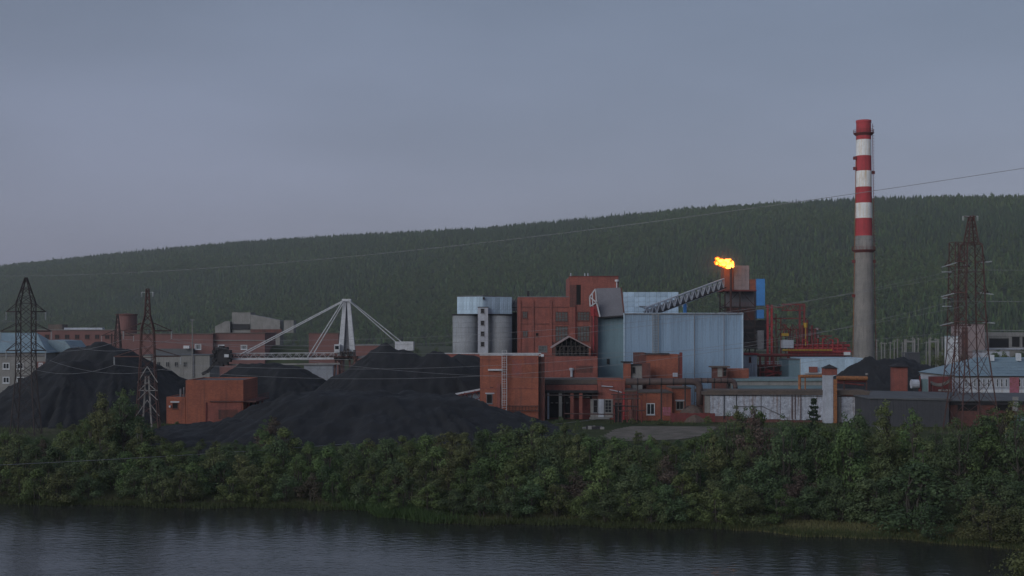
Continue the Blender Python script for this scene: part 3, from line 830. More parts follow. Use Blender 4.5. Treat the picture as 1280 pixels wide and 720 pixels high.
A, B_, C_ = (PX(571.5,D+4), D+4), (PX(604,D-.5), D-.5), (PX(640,D+3.5), D+3.5)
Dd = (PX(611,D+8), D+10)
q = MB(); q.extr([A, B_, C_, Dd], zb_, zt_); q.build('wall', M['pale_blue'], hd)
for nme in ('roof',):
    q = MB(); q.extr([A, B_, C_, Dd], zt_+.003, [zt_+.35, zt_+.45, zt_+.1, zt_+.2]); q.build('roof', M['roof_grey'], hd)
clad(hd, A, B_, zb_+.1, zt_+.05, 1.15, 'pale_blue', 2)
clad(hd, B_, C_, zb_+.1, zt_-.1, 1.3, 'pale_blue', 2)
q = MB(); q.box(PX(603.5,D)-.0, PX(606,D), D-1.0, D-.6, PZ(374.5,D), PZ(371.5,D)); q.build('lamp', M['dark'], hd)
D2 = 343
st, x0, x1, *_ = shell('stair_tower', 'slender white stair tower with a column of four windows between the silos', 'building', 597.3, 610, 383.5, D2, 1.5, 'pale', 'dark', over=.1, slab=.2)
for py in (388.5, 403.5, 417, 430): pwin(st, 600.8, 605.5, py-2.8, py+3.0, D2, 'steel_grey', 'void', 1, 2, .1)
bg = thing('bridge_frame', 'dark open steel frame linking the silos and the brick mill', 'frame', (PX(642,350), 350, G))
q = MB(); xs0, xs1 = PX(639.5,350), PX(646.5,350)
for x in (xs0, xs1):
    for y in (350, 354): q.bar((x,y,G), (x,y,PZ(374,350)), .25)
for k in range(8):
    z = G+2+k*3.4
    q.bar((xs0,350,z), (xs1,350,z), .2).bar((xs0,354,z), (xs1,354,z), .2).bar((xs0,350,z), (xs1,350,z+3.2), .12).bar((xs0,354,z), (xs1,354,z+3.2), .12)
q.build('lattice', M['dark'], bg, kind='stuff')
q = MB(); q.box(xs0-.2, xs1+.2, 351, 355.5, PZ(389,350), PZ(374,350)); q.build('link_room', M['steel_grey'], bg)
q = MB(); q.box(xs0, xs1, 354.5, 354.8, G, PZ(390,350)); q.build('back_sheet', M['dark'], bg)

# ------------------------------------------------------------------ brick mill and tower
D = 322
r, x0, x1, y0, y1, z0, z1 = shell('brick_mill', 'old red brick mill with small dusty windows beside the silos', 'building', 647, 711.5, 371.5, D, 18, 'brick_old', 'roof_grey', par=.5)
pbox(r, 'coping', 'steel_grey', 646.7, 711.4, 370.6, 371.4, D-.06, .5)
for px in (648, 664.5, 687): pbox(r, 'pilaster', 'brick_old', px, px+3, 375, 448, D-.22, .21)
for py in (383.5, 404.5): pbox(r, 'brick_course', 'brick_dark', 647.1, 711.3, py, py+.9, D-.12, .11)
pbox(r, 'soot_patch', 'brick_dark', 690, 703, 427.5, 445, D-.03, .025)
for a in ((653,659.5,389,398),(653,660,413,421.5)): pwin(r, *a, D, 'brick_dark', 'glass_block', 2, 1, .2)
pwin(r, 669.5, 673.2, 416, 420, D, 'brick_dark', 'void', 1, 1, .1)
pwin(r, 673, 684, 432, 440, D, 'steel_grey', 'glass_block', 3, 2, .12)
for a in ((694,710,389.5,402),(694,710,407.5,427)): pwin(r, *a, D, 'brick_dark', 'glass_block', 4, 3, .2)
q = MB(); q.box(PX(659,D), PX(662,D), D+4, D+6, PZ(371,D), PZ(363,D)); q.build('roof_vent', M['dark'], r)
r2, x0, x1, y0, y1, z0, z1 = shell('brick_tower', 'tallest red brick tower with dark vertical loading slot', 'building', 711.6, 773, 346, D-.5, 20, 'brick_old', 'roof_grey', par=.6)
pbox(r2, 'coping', 'dark_red', 711.2, 773.4, 345, 345.9, D-.6, .6)
pbox(r2, 'loading_slot', 'void', 720.5, 726, 356, 381, D-.53, .02)
pbox(r2, 'slot_recess', 'brick_dark', 712.3, 720.3, 356, 384, D-.54, .03)
pbox(r2, 'downpipe', 'dark_red', 718.8, 719.6, 381, 425, D-.9, .3)
for a in ((721.5,737,389.5,401),(721.5,737,407.5,427)): pwin(r2, *a, D-.5, 'brick_dark', 'glass_block', 4, 3, .2)
for px in (713.5, 731, 735): 
    q = MB(); q.tube([P(px,346,D+1), P(px,341.5,D+1)], .18, 6); q.build('vent_pipe', M['pale'], r2)
q = MB(); q.tube([P(771,352,D-1), P(771,349.5,D-1)], .5, 8).tube([P(771,350,D-1), P(771,378,D-1)], .15, 6); q.build('wall_lamp_pipe', M['steel_white'], r2)
# lower brick front with the timber pent house
D3 = 300
lf, *_ = shell('brick_wing', 'red brick lower wing below the gabled timber shed', 'building', 680, 747, 445.5, D3, 14, 'brick_old', 'roof_brown', par=.3)
pbox(lf, 'stained_patch', 'brick_dark', 720, 741, 457, 466, D3-.02, .018)
q = MB(); q.tube([P(714.5,471,D3-.4), P(714.5,463,D3-.4)], .3, 8).tube([P(714.5,463,D3-.4), P(714.5,460,D3-.4)], [.55,.5], 8); q.build('vent_cowl', M['pale'], lf)
gs = thing('timber_shed', 'dark gabled timber shed perched on the brick wing', 'shed', (PX(715,D3), D3+1, PZ(445.3,D3)))
xa, xb, xm = PX(691,D3), PX(737,D3), PX(712,D3); zE, zP, zB = PZ(433,D3), PZ(420,D3), PZ(445.2,D3)
for s, (p, q_) in enumerate((((xa-.3,zE-.2),(xm,zP)), ((xm+.003,zP),(xb+.3,zE-.2)))):
    m_ = MB(); m_.prism([p, q_, (q_[0], q_[1]-.28), (p[0], p[1]-.28)], D3+.4, D3+9); m_.build('roof_slope', M['pink_tank'], gs)
q = MB(); xl = PX(695,D3)
for k in range(9):
    x = xl+(xb-xl-.3)*k/8; q.bar((x,D3+1,zB), (x,D3+1,zE), .28)
q.bar((xl,D3+1,zE), (xb,D3+1,zE), .3).bar((xl,D3+1,(zE+zB)/2), (xb,D3+1,(zE+zB)/2), .2)
for k in range(4):
    a = xl+(xb-xl)*k/4; bq = xl+(xb-xl)*(k+1)/4; q.bar((a,D3+1.05,zB), (bq,D3+1.05,zE), .16)
for k in range(1, 8):
    x = xa+(xb-xa)*k/8; zt2 = zE+(zP-zE)*(1-abs(x-xm)/(xb-xm)) if x > xm else zE+(zP-zE)*(1-(xm-x)/(xm-xa))
    q.bar((x,D3+.8,zE), (x,D3+.8,max(zE,zt2-.4)), .16)
q.build('framing', M['wood_dark'], gs, kind='stuff')
q = MB(); q.box(xl, xb-.2, D3+4.0, D3+4.3, zB, zE).prism([(xa+.4,zE),(xb-.4,zE),(xm,zP-.4)], D3+4.0, D3+4.2); q.build('back_boarding', M['void'], gs)

# ------------------------------------------------------------------ red duct and grey hood
D = 312
r = thing('dust_duct', 'tall dark red dust duct rising beside the teal wing', 'duct', (PX(742,D), D, G))
q = MB(); q.box(PX(738.3,D), PX(746.5,D), D-2.5, D-.6, G+2, PZ(378,D)); q.build('duct', M['dark_red'], r)
q = MB(); q.add([P(737.5,382,D-2.6),P(745.5,382,D-2.6),P(747.2,395,D-2.6),P(738.3,395,D-2.6),P(737.5,382,D-.7),P(745.5,382,D-.7),P(747.2,395,D-.7),P(738.3,395,D-.7)],
              [(0,3,2,1),(4,5,6,7),(0,1,5,4),(1,2,6,5),(2,3,7,6),(3,0,4,7)]); q.build('duct_head', M['red_steel'], r)
q = MB()
pts = [P(737,371,D-2.7), P(744.3,361,D-2.7), P(745.5,378,D-2.7), P(750,396,D-2.7), P(737.6,383,D-2.7)]
for a, b_ in ((0,1),(1,2),(2,3),(0,4),(0,2),(4,2)): q.bar(pts[a], pts[b_], .28)
q.bar(P(740.5,366,D-2.7), P(741,383,D-2.7), .2)
q.build('gable_frame', M['steel_white'], r)
q = MB(); q.tube([P(742,476,D-3.2), P(742,385,D-3.2)], .16, 6); q.build('thin_pipe', M['red_steel'], r)
hd = thing('dust_hood', 'large sloping grey hood roof above the teal wing', 'roof', (PX(762,D), D+1, PZ(396,D)))
v = [P(745.5,360.5,D+3), P(776,359.5,D+3), P(780,394,D-1.2), P(750.5,396.5,D-1.2)]
q = MB(); q.add([tuple(p) for p in v]+[(p.x, p.y+3.2, p.z-.4) for p in v], [(3,2,1,0),(4,5,6,7),(0,1,5,4),(1,2,6,5),(2,3,7,6),(3,0,4,7)]); q.build('hood_sheet', M['hood'], hd)
q = MB(); q.bar(P(749.5,397,D-1.4), P(780.5,394.7,D-1.4), .35); q.build('hood_lip', M['dark'], hd)
q = MB(); q.bar(P(776.4,359.5,D+2.8), P(780.4,394,D-1.4), .3); q.build('hood_edge', M['brick_dark'], hd)

# ------------------------------------------------------------------ blue hall
D = 310
xL, xR = PX(780,D), PX(928,D+1); zt = PZ(391,D); yb = D+60; xLb = PX(779,365)
hall = thing('blue_hall', 'large pale blue corrugated steel hall beside the teal wing', 'building', ((xL+xR)/2, D, G))
fp = [(xL,D), (xR,D+1.0), (xR-2.4,yb+1), (xLb,365)]
q = MB(); q.extr(fp, G-.5, zt-.25); q.build('wall', M['teal'], hall)
q = MB(); q.extr([(xL-.15,D-.15),(xR+.15,D+.85),(xR-2.2,yb+1.2),(xLb-.15,365.1)], zt-.247, zt); q.build('roof', M['pale_blue'], hall)
clad(hall, (xL,D), (xR,D+1.0), G, zt-.1, 2.0, 'blue', 3, .05)
tq, *_ = shell('teal_wing', 'teal clad lean-to wing joining the blue hall to the brick tower', 'building', 747.5, 779.6, 396.3, D+2.2, 6.5, 'teal', 'roof_grey', over=.05, slab=.2)
clad(tq, (PX(747.5,D+2.2),D+2.2), (PX(779.6,D+2.2),D+2.2), G, PZ(397,D+2.2), 2.2, 'teal', 3, .05)
q = MB(); q.bar((xL,D-.1,G), (xL,D-.1,zt), .3); q.build('corner_trim', M['pale_blue'], hall)
q = MB(); q.bar((xR,D+.9,G), (xR,D+.9,zt), .35); q.build('corner_trim', M['pale_blue'], hall)
q = MB(); q.bar((xL,D-.2,zt-.25), (xR,D+.8,zt-.25), .28); q.build('gutter', M['steel_grey'], hall)
for px in (868, 905):
    q = MB(); q.tube([P(px,392.5,D-.15), (PX(px,D),D-.15,G)], .11, 6); q.build('downpipe', M['steel_grey'], hall)
lx = PX(819.5, D-.6); q = MB()
for dx in (-.7, .7): q.bar((lx+dx,D-.55,PZ(443,D)), (lx+dx,D-.55,PZ(392,D)), .16)
for k in range(26):
    z = PZ(443,D)+k*.4; q.bar((lx-.7,D-.55,z), (lx+.7,D-.55,z), .1)
q.build('cable_ladder', M['concrete'], hall)
q = MB(); q.box(PX(758.5,D+2), PX(762,D+2), D+1.9, D+2.3, PZ(455,D+2), PZ(448.5,D+2)); q.build('wall_vent', M['dark'], tq)
# upper block of pale panels behind
D4 = 366
ub = thing('panel_block', 'pale blue panelled block rising behind the blue hall roof', 'building', (PX(813,D4), D4, G))
xa, xb, za, zb2 = PX(779,D4), PX(848,D4), PZ(396,D4), PZ(365,D4)
q = MB(); q.box(xa, xb, D4, D4+14, G, zb2); q.build('core', M['steel_grey'], ub)
nxp, nzp = 5, 5
pm = MB(); pw, ph = (xb-xa)/nxp, (zb2-za)/nzp; pm.box(.03, pw-.03, -.10, 0, .03, ph-.03)
pme = bpy.data.meshes.new('wall_panel'); pme.from_pydata(pm.v, [], pm.f); pme.materials.append(M['pale_blue']); pme.update()
for i in range(nxp):
    for j in range(nzp):
        o = link('wall_panel', pme, ub); o.location = (xa+i*pw-PX(813,D4), -.002+random.uniform(-.03,.0), za+j*ph-G)
q = MB(); q.bar(P(799,383,D4-.3), P(835,383.5,D4-.3), .5, .25); q.build('gutter', M['steel_grey'], ub)

# ------------------------------------------------------------------ inclined lattice conveyor, transfer tower, flare
D = 372
cv = thing('lattice_conveyor', 'pale lattice conveyor bridge climbing from the blue hall to the tower', 'conveyor', (PX(860,D), D, PZ(392,D)))
lo0, lo1 = P(806,398,343), P(905,360.5,D); hi0, hi1 = lo0+Vector((0,0,2.9)), lo1+Vector((0,0,2.9))
q = MB()
for dy in (0, 2.4):
    o = Vector((0,dy,0))
    for a, b_ in ((lo0,lo1),(hi0,hi1)): q.bar(a+o, b_+o, .34)
    truss_bars(q, lo0+o, lo1+o, hi0+o, hi1+o, 14, .24)
for k in range(15):
    a = lo0.lerp(lo1, k/14); q.bar(a, a+Vector((0,0,2.9)), .14); q.bar(a, a+Vector((0,2.4,0)), .15); q.bar(a+Vector((0,0,2.9)), a+Vector((0,2.4,2.9)), .15)
q.build('lattice', M['steel_white'], cv, kind='stuff')
q = MB(); q.bar(lo0+Vector((0,1.2,.3)), lo1+Vector((0,1.2,.3)), 2.2, .2); q.build('belt', M['dark'], cv)
q = MB(); q.bar(lo0+Vector((0,2.0,1.2)), lo1+Vector((0,2.0,1.2)), .1, 1.6); q.build('back_sheet', M['steel_grey'], cv)
q = MB(); q.bar(P(856,377,361), (PX(856,361),361,G), .9); q.build('post', M['bright_blue'], cv)
q = MB(); q.bar(P(853,384,360.6), P(855,372,360.6), .25).bar(P(859,384,360.6), P(857,372,360.6), .25); q.build('post_head', M['steel_white'], cv)

D = 378
tw = thing('transfer_tower', 'open steel transfer tower with rusty cabin and pink tank beside the flame', 'tower', (PX(925,D), D, G))
xa, xb = PX(905,D), PX(945,D)
q = MB()
zl = [G, PZ(430,D), PZ(410,D), PZ(384,D), PZ(363,D)]
for x in (xa+.3, (xa+xb)/2, xb-.3):
    for y in (D, D+9): q.bar((x,y,G-.3), (x,y,PZ(363,D)), .4)
for z in zl[1:]:
    for y in (D, D+9): q.bar((xa,y,z), (xb,y,z), .4)
    for x in (xa+.3, xb-.3): q.bar((x,D,z), (x,D+9,z), .35)
for i in range(4):
    q.bar((xa,D,zl[i]), ((xa+xb)/2,D,zl[i+1]), .2).bar((xb,D,zl[i]), ((xa+xb)/2,D,zl[i+1]), .2)
    q.bar((xa,D+9,zl[i]), (xb,D+9,zl[i+1]), .2).bar((xb,D+9,zl[i]), (xa,D+9,zl[i+1]), .2)
q.build('frame', M['rust_dark'], tw, kind='stuff')
pbox(tw, 'floor_slab', 'dark_red', 903.5, 946, 362.3, 364, D-.5, 10)
pbox(tw, 'rusty_cabin', 'lattice_brick', 905, 917, 335, 362.2, D, 6)
pbox(tw, 'pink_tank', 'pink_tank', 917.2, 936.5, 332, 362.2, D+.2, 6)
q = MB()
for k in range(1, 5): q.bar(P(917.2,332+k*6,D+.12), P(936.5,332+k*6,D+.12), .12)
for k in (1, 2, 3): q.bar(P(917.2+k*4.8,332,D+.12), P(917.2+k*4.8,362,D+.12), .1)
q.build('tank_rib', M['pink_tank'], tw, kind='stuff')
pbox(tw, 'side_cabin', 'lattice_brick', 936.8, 945.3, 349, 362.2, D+.4, 5)
pbox(tw, 'sooty_wall', 'hood', 906, 944, 365, 383, D+5, .3)
pbox(tw, 'lower_sheet', 'brick_dark', 908, 944, 385, 408, D+4, .3)
pbox(tw, 'blue_sheet', 'bright_blue', 945.6, 956.2, 348.5, 382, D-.6, 3)
pbox(tw, 'blue_sheet', 'bright_blue', 946, 955, 387, 398, D-.2, 3)
pbox(tw, 'lower_hood', 'dark', 928, 960, 400, 436, D+3, 6)
pbox(tw, 'grey_bin', 'steel_grey', 947, 955, 413, 437, D-1, 4)
railing(tw, [P(936.8,348.8,D+.5), P(962,337.5+11.3,D+.5)], h=2.7, m='rust_dark', n=4)
railing(tw, [P(905,384,D-.4), P(958,384,D-.4)], h=1.3, m='dark_red', n=14)
q = MB()
for k in range(5): q.bar(P(925,440-k*8,D-.5), P(965,440-k*8,D-.5), .3)
q.build('deck_edge', M['rust_dark'], tw)
# flare
fl = thing('flare', 'burning orange gas flare at the mouth of a thin rusty stack', 'flare', (PX(913,D-3), D-3, G))
xf = PX(913.5,D-3); q = MB(); q.tube([(xf,D-3,G), (xf,D-3,PZ(336,D-3))], .35, 8).tube([(xf,D-3,PZ(337,D-3)), (xf,D-3,PZ(334,D-3))], [.5,.6], 8); q.build('stack_pipe', M['rust'], fl)
fm = bpy.data.materials.new('gas_flame'); fm.use_nodes = True
t = fm.node_tree; L = t.links.new; t.nodes.clear()
fo = nn(t, "ShaderNodeOutputMaterial"); em = nn(t, "ShaderNodeEmission"); lw = nn(t, "ShaderNodeLayerWeight", Blend=0.3)
co = nn(t, "ShaderNodeTexCoord"); nz1 = nn(t, "ShaderNodeTexNoise", Scale=0.8, Detail=3.0); L(co.outputs["Object"], nz1.inputs[0])
am = nn(t, "ShaderNodeMath", operation='MULTIPLY_ADD'); am.inputs[1].default_value = 0.9; am.inputs[2].default_value = -0.42; L(nz1.outputs[0], am.inputs[0])
aa = nn(t, "ShaderNodeMath", operation='ADD'); sxf = nn(t, "ShaderNodeSeparateXYZ"); L(co.outputs["Object"], sxf.inputs[0]); gx_ = nn(t, "ShaderNodeMath", operation='MULTIPLY_ADD'); gx_.inputs[1].default_value = -0.07; L(sxf.outputs[0], gx_.inputs[0]); L(am.outputs[0], gx_.inputs[2])
L(lw.outputs["Facing"], aa.inputs[0]); L(gx_.outputs[0], aa.inputs[1])
fr_ = nn(t, "ShaderNodeValToRGB"); el = fr_.color_ramp.elements
el[0].position, el[0].color = 0.24, (4.0, 1.7, 0.25, 1)
el[1].position, el[1].color = 1.0, (1.0, 0.06, 0.0, 1)
x = el.new(0.5); x.color = (3.0, 0.42, 0.008, 1)
L(aa.outputs[0], fr_.inputs[0]); L(fr_.outputs[0], em.inputs[0]); em.inputs[1].default_value = 1.0
tr = nn(t, "ShaderNodeBsdfTransparent"); mxs = nn(t, "ShaderNodeMixShader")
rt = nn(t, "ShaderNodeMapRange"); rt.inputs[1].default_value = 0.62; rt.inputs[2].default_value = 1.15; L(aa.outputs[0], rt.inputs[0])
L(rt.outputs[0], mxs.inputs[0]); L(em.outputs[0], mxs.inputs[1]); L(tr.outputs[0], mxs.inputs[2]); L(mxs.outputs[0], fo.inputs[0])
import bmesh
bm = bmesh.new()
fr0 = random.Random(5)
lobes = [(912.5,333,1.15),(910.5,331,1.5),(908,329.5,1.7),(905,328.5,1.55),(902.5,327.5,1.4),(900,326.5,1.15),(898.5,324.5,.9),(898,322.3,.55),(896.5,328.3,.8),(894.5,327.6,.6),(892.8,327.2,.35),(908.5,334.2,.7),(912,330.5,.9)]
for px, py, rr in lobes:
    p = P(px, py, D-3); off = Vector((fr0.uniform(-.3,.3), fr0.uniform(-.6,.6), fr0.uniform(-.2,.2)))
    s = bmesh.ops.create_icosphere(bm, subdivisions=3, radius=rr*.74)
    for v_ in s['verts']:
        n_ = mnoise.noise(v_.co*1.5+Vector((px,py,0)))+.5*mnoise.noise(v_.co*3.6+Vector((py,px,0)))
        v_.co = Vector((v_.co.x*1.25, v_.co.y, v_.co.z*.85))*(1+.85*n_) + p + off - Vector((PX(913,D-3), D-3, G))
fme = bpy.data.meshes.new('flame'); bm.to_mesh(fme); bm.free(); fme.materials.append(fm)
fme.polygons.foreach_set("use_smooth", [True]*len(fme.polygons))
link('flame', fme, fl)

# ------------------------------------------------------------------ red pipe gantry
D = 365
pg = thing('pipe_gantry', 'bright red pipe gantry with bundled pipes and catwalks', 'gantry', (PX(1000,D), D, G))
for px in (959.5, 964.5, 1000, 1005.5):
    q = MB(); q.bar((PX(px,D),D+(0 if px < 990 else 2),G), P(px,381,D+(0 if px < 990 else 2)), .55); q.build('column', M['red_steel' if px < 990 else 'dark_red'], pg)
q = MB(); q.bar(P(977,380.5,D+2), P(1006,380.5,D+2), .5).bar(P(957,384,D), P(980,384,D), .3).bar(P(977,388,D+2), P(1006,388,D+2), .35).bar(P(957,406,D), P(968,406,D), .3)
truss_bars(q, P(977,388,D+2), P(1006,388,D+2), P(977,381,D+2), P(1006,381,D+2), 4, .2); q.build('top_beam', M['dark_red'], pg)
for k, (a, b_, py, m) in enumerate(((990,1062,432,'red_steel'),(993,1058,436,'red_steel'),(985,1064,440,'red_steel'),(940,1062,444,'dark_red'),(978,1040,437.8,'yellow'))):
    q = MB(); q.tube([P(a,py,D-k*.6), P(b_,py,D-k*.6)], .45 if m != 'yellow' else .3, 8); q.build('pipe', M[m], pg)
fr1 = random.Random(3)
for k in range(10):
    px = 997+k*6.3; q = MB(); top = 422+fr1.uniform(0,8)
    q.tube([P(px,445,D-1), P(px,top,D-1), P(px+fr1.choice((-4,4)),top-1,D-1)], .22, 6); q.build('riser', M['red_steel' if k % 3 else 'dark_red'], pg)
q = MB()
for k in range(9):
    px = 1003+fr1.uniform(0,20); py = 402+fr1.uniform(0,20)
    q.box(PX(px,D), PX(px+fr1.uniform(2,4),D), D+2, D+3.5, PZ(py+fr1.uniform(2,4),D), PZ(py,D))
q.build('valve_cluster', M['pink_tank'], pg)
for px in (1003, 1009, 1015, 1019):
    q = MB(); q.tube([P(px,430,D+1.5), P(px,400+abs(px-1009)*1.1,D+1.5)], .35, 6); q.build('riser', M['dark_red'], pg)
for px, top in ((970,392),(976,398),(988,408),(1013,412),(1023,418),(1030,424),(1040,427),(1050,428)):
    q = MB(); q.bar((PX(px,D+3),D+3,G), P(px,top,D+3), .3); q.build('column', M['dark_red'], pg)
q = MB()
for a, b_, py in ((966,1008,398),(972,1026,412),(980,1040,420),(985,1056,428)): q.bar(P(a,py,D+3), P(b_,py,D+3), .3)
for a, b_ in (((966,398),(1000,420)),((1008,398),(980,420)),((1012,412),(1040,430)),((1030,420),(1056,436))): q.bar(P(*a,D+3.3), P(*b_,D+3.3), .18)
q.build('rear_frame', M['dark_red'], pg)
for k in range(7):
    px = 968+k*4.5+fr1.uniform(-1,1); q = MB(); q.tube([P(px,446,D+1.2), P(px,404+fr1.uniform(0,22),D+1.2), P(px+fr1.choice((-6,7)),404+fr1.uniform(0,20),D+1.2)], .2, 6); q.build('riser', M['rust' if k % 2 else 'dark_red'], pg)
pbox(pg, 'yellow_tank', 'yellow', 978, 986, 416.5, 420, D-1, 1.5)
q = MB(); q.tube([P(1007,432,D-1), P(1007,409,D-1)], .14, 6).tube([P(1007,409.5,D-1), P(1007,403.5,D-1)], [.5,.65], 8); q.build('yellow_lamp', M['yellow'], pg)
pbox(pg, 'instrument_cabin', 'pale', 978, 992, 425, 435, D-1.2, 3)
railing(pg, [P(985,445,D-3), P(1063,445,D-3)], h=2.2, m='red_steel', n=18, r=.08)
pbox(pg, 'signal_box', 'white', 1055, 1063, 440, 444, D-3.2, 1)
# lower platform east of the blue hall
D5 = 335
lp = thing('pump_platform', 'dark red steel platform with white handrail beside the blue hall', 'platform', (PX(960,D5), D5, G))
for px in (950, 957, 967, 985):
    q = MB(); q.bar((PX(px,D5),D5,G), P(px,446,D5), .5); q.build('column', M['dark_red'], lp)
q = MB(); q.box(PX(930,D5), PX(986,D5), D5, D5+6, PZ(458,D5), PZ(456,D5)); q.build('deck', M['dark_red'], lp)
railing(lp, [P(948,456,D5-.05), P(986,456,D5-.05)], h=.9, m='pale', n=8, r=.1)
q = MB(); q.box(PX(951,D5), PX(986,D5), D5+2, D5+6, G, PZ(458.5,D5)); q.build('machinery_room', M['brick_dark'], lp)
q = MB(); q.bar(P(958,462,D5-.2), P(985,470,D5-.2), .3).bar(P(985,462,D5-.2), P(958,470,D5-.2), .3).bar(P(950,465,D5-.2), P(986,465,D5-.2), .3); q.build('cross_brace', M['red_steel'], lp)
kc, *_ = shell('gate_cabin', 'pale cabin with red roof at the corner of the blue hall', 'cabin', 930, 946.5, 441.5, D5-1, 5, 'pale', 'red_steel', over=.4, slab=.5)
pwin(kc, 936, 939, 446, 453, D5-1, 'dark_red', 'void', 1, 1, .15)
q = MB(); 
for px in (937, 940, 943): q.tube([P(px,470,D5-3), P(px,455,D5-3)], .2, 6)
q.build('standpipe', M['pale'], kc)

# thin smoke drifting from the flare, lit by the flame
sm_ = bpy.data.materials.new('flare_smoke'); sm_.use_nodes = True
t = sm_.node_tree; t.nodes.clear(); L = t.links.new
so = nn(t, "ShaderNodeOutputMaterial"); sv = nn(t, "ShaderNodeVolumePrincipled"); co = nn(t, "ShaderNodeTexCoord")
vl = nn(t, "ShaderNodeVectorMath", operation='LENGTH'); mp_s = nn(t, "ShaderNodeMapping"); mp_s.inputs["Scale"].default_value = (1/10.0, 1/5.0, 1/6.5)
L(co.outputs["Object"], mp_s.inputs[0]); L(mp_s.outputs[0], vl.inputs[0])
ra = nn(t, "ShaderNodeMapRange"); ra.inputs[1].default_value = 1.0; ra.inputs[2].default_value = 0.1; ra.inputs[3].default_value = 0.0; ra.inputs[4].default_value = 0.05
L(vl.outputs["Value"], ra.inputs[0])
nz_ = nn(t, "ShaderNodeTexNoise", Scale=0.3, Detail=3.0); L(co.outputs["Object"], nz_.inputs[0])
mq = nn(t, "ShaderNodeMath", operation='MULTIPLY'); L(ra.outputs[0], mq.inputs[0]); L(nz_.outputs[0], mq.inputs[1])
L(mq.outputs[0], sv.inputs["Density"]); sv.inputs["Color"].default_value = (0.62, 0.5, 0.42, 1); L(sv.outputs[0], so.inputs["Volume"])
q = MB(); q.lathe(0, 0, [(0.3,-6.4),(5,-5),(8.6,-2.5),(10,0),(8.6,2.5),(5,5),(.3,6.4)], 20)
for i_, v_ in enumerate(q.v): q.v[i_] = (v_[0], v_[1]*.5, v_[2])
smo = q.build('flare_smoke', sm_); smo.location = P(900, 328, 375); smo['kind'] = 'stuff'
# ------------------------------------------------------------------ low brick cluster at the foot of the hall
D = 268
pc, *_ = shell('canopy_house', 'sooty brick house with dark canopy roof and grey columned porch', 'building', 682, 747, 480, D+3, 12, 'brick_dark', 'dark', over=.2)
pbox(pc, 'roof_upper', 'roof_brown', 681, 748, 474.5, 479.8, D+4, 10)
pbox(pc, 'canopy', 'dark', 681, 747, 488.5, 491, D, 3)
pbox(pc, 'fascia', 'brick_old', 682.5, 746.5, 481, 488.3, D+2.6, .38)
for a in ((686,704),(706.5,714),(728,740)): pbox(pc, 'opening', 'void', a[0], a[1], 492, 522, D+2.94, .05)
for px, m in ((684.3,'pale'),(698.5,'concrete'),(713,'brick_old'),(724,'brick_old')):
    pbox(pc, 'column', m, px, px+(2.2 if m == 'pale' else 4), 491.1, 524, D+.3, .6)
for px in (690, 696, 704, 709): pbox(pc, 'lamp_sign', 'concrete', px-1.5, px+1.5, 503, 504.2, D+2.8, .1)
pbox(pc, 'red_door', 'dark_red', 717, 738, 498, 525, D+2.7, .2)
pbox(pc, 'shelf', 'concrete', 711, 737, 496, 497, D+2, .6)
b2, *_ = shell('pilaster_house', 'brick house with pale pilaster between two barred windows', 'building', 747.3, 781, 475, D+2, 12, 'brick_old', 'brick', over=.05)
pbox(b2, 'render_band', 'concrete', 738, 778, 499, 522, D+1.9, .09)
pbox(b2, 'pilaster', 'pale', 748, 755, 499, 521.5, D+1.6, .28)
pwin(b2, 741.5, 747, 499.5, 516, D+1.88, 'steel_grey', 'void', 1, 2, .1)
pwin(b2, 756, 764.5, 499.5, 516, D+1.88, 'concrete', 'glass', 2, 4, .12)
pbox(b2, 'doorway', 'brick_dark', 766, 777, 494, 524, D+1.85, .04)
pbox(b2, 'step', 'concrete', 737, 762, 522, 524.2, D+1, .85)
q = MB(); q.tube([P(780,450+40,D+1.4), P(780,526,D+1.4)], .28, 8); q.build('downpipe', M['red_steel'], b2)
q = MB(); q.tube([P(752,482.5,D+1.5), P(766,483.5,D+1.5)], .12, 6).tube([P(762,487,D+1.5), P(780,491,D+1.5)], .12, 6); q.build('wall_pipe', M['pale'], b2)
b3, *_ = shell('low_brick_house', 'low orange brick house with white window and pink graffiti', 'building', 799.5, 840, 490, D-1, 12, 'brick', 'roof_brown', over=.2)
pwin(b3, 808, 818.5, 504, 518.5, D-1, 'white', 'glass', 2, 1, .18)
pbox(b3, 'graffiti_patch', 'graffiti', 828.5, 838.5, 509, 519.5, D-1.03, .028)
b3a, *_ = shell('link_house', 'sooty link building under the big brown pipe', 'building', 781.2, 799.3, 488, D+1, 10, 'brick_dark', 'roof_brown', over=.1)
pbox(b3a, 'leaning_sheet', 'brick_old', 785, 789, 500, 524, D+.8, .15)
b4, *_ = shell('small_brick_house', 'small brick house with narrow lintel window beside the pipe bend', 'building', 840.3, 863.5, 484.5, D+.5, 10, 'brick', 'roof_brown', over=.12)
pwin(b4, 845, 854.5, 501.5, 512, D+.5, 'concrete', 'void', 2, 1, .12)
pbox(b4, 'lintel', 'pale', 844, 856, 499.8, 501.3, D+.3, .18)
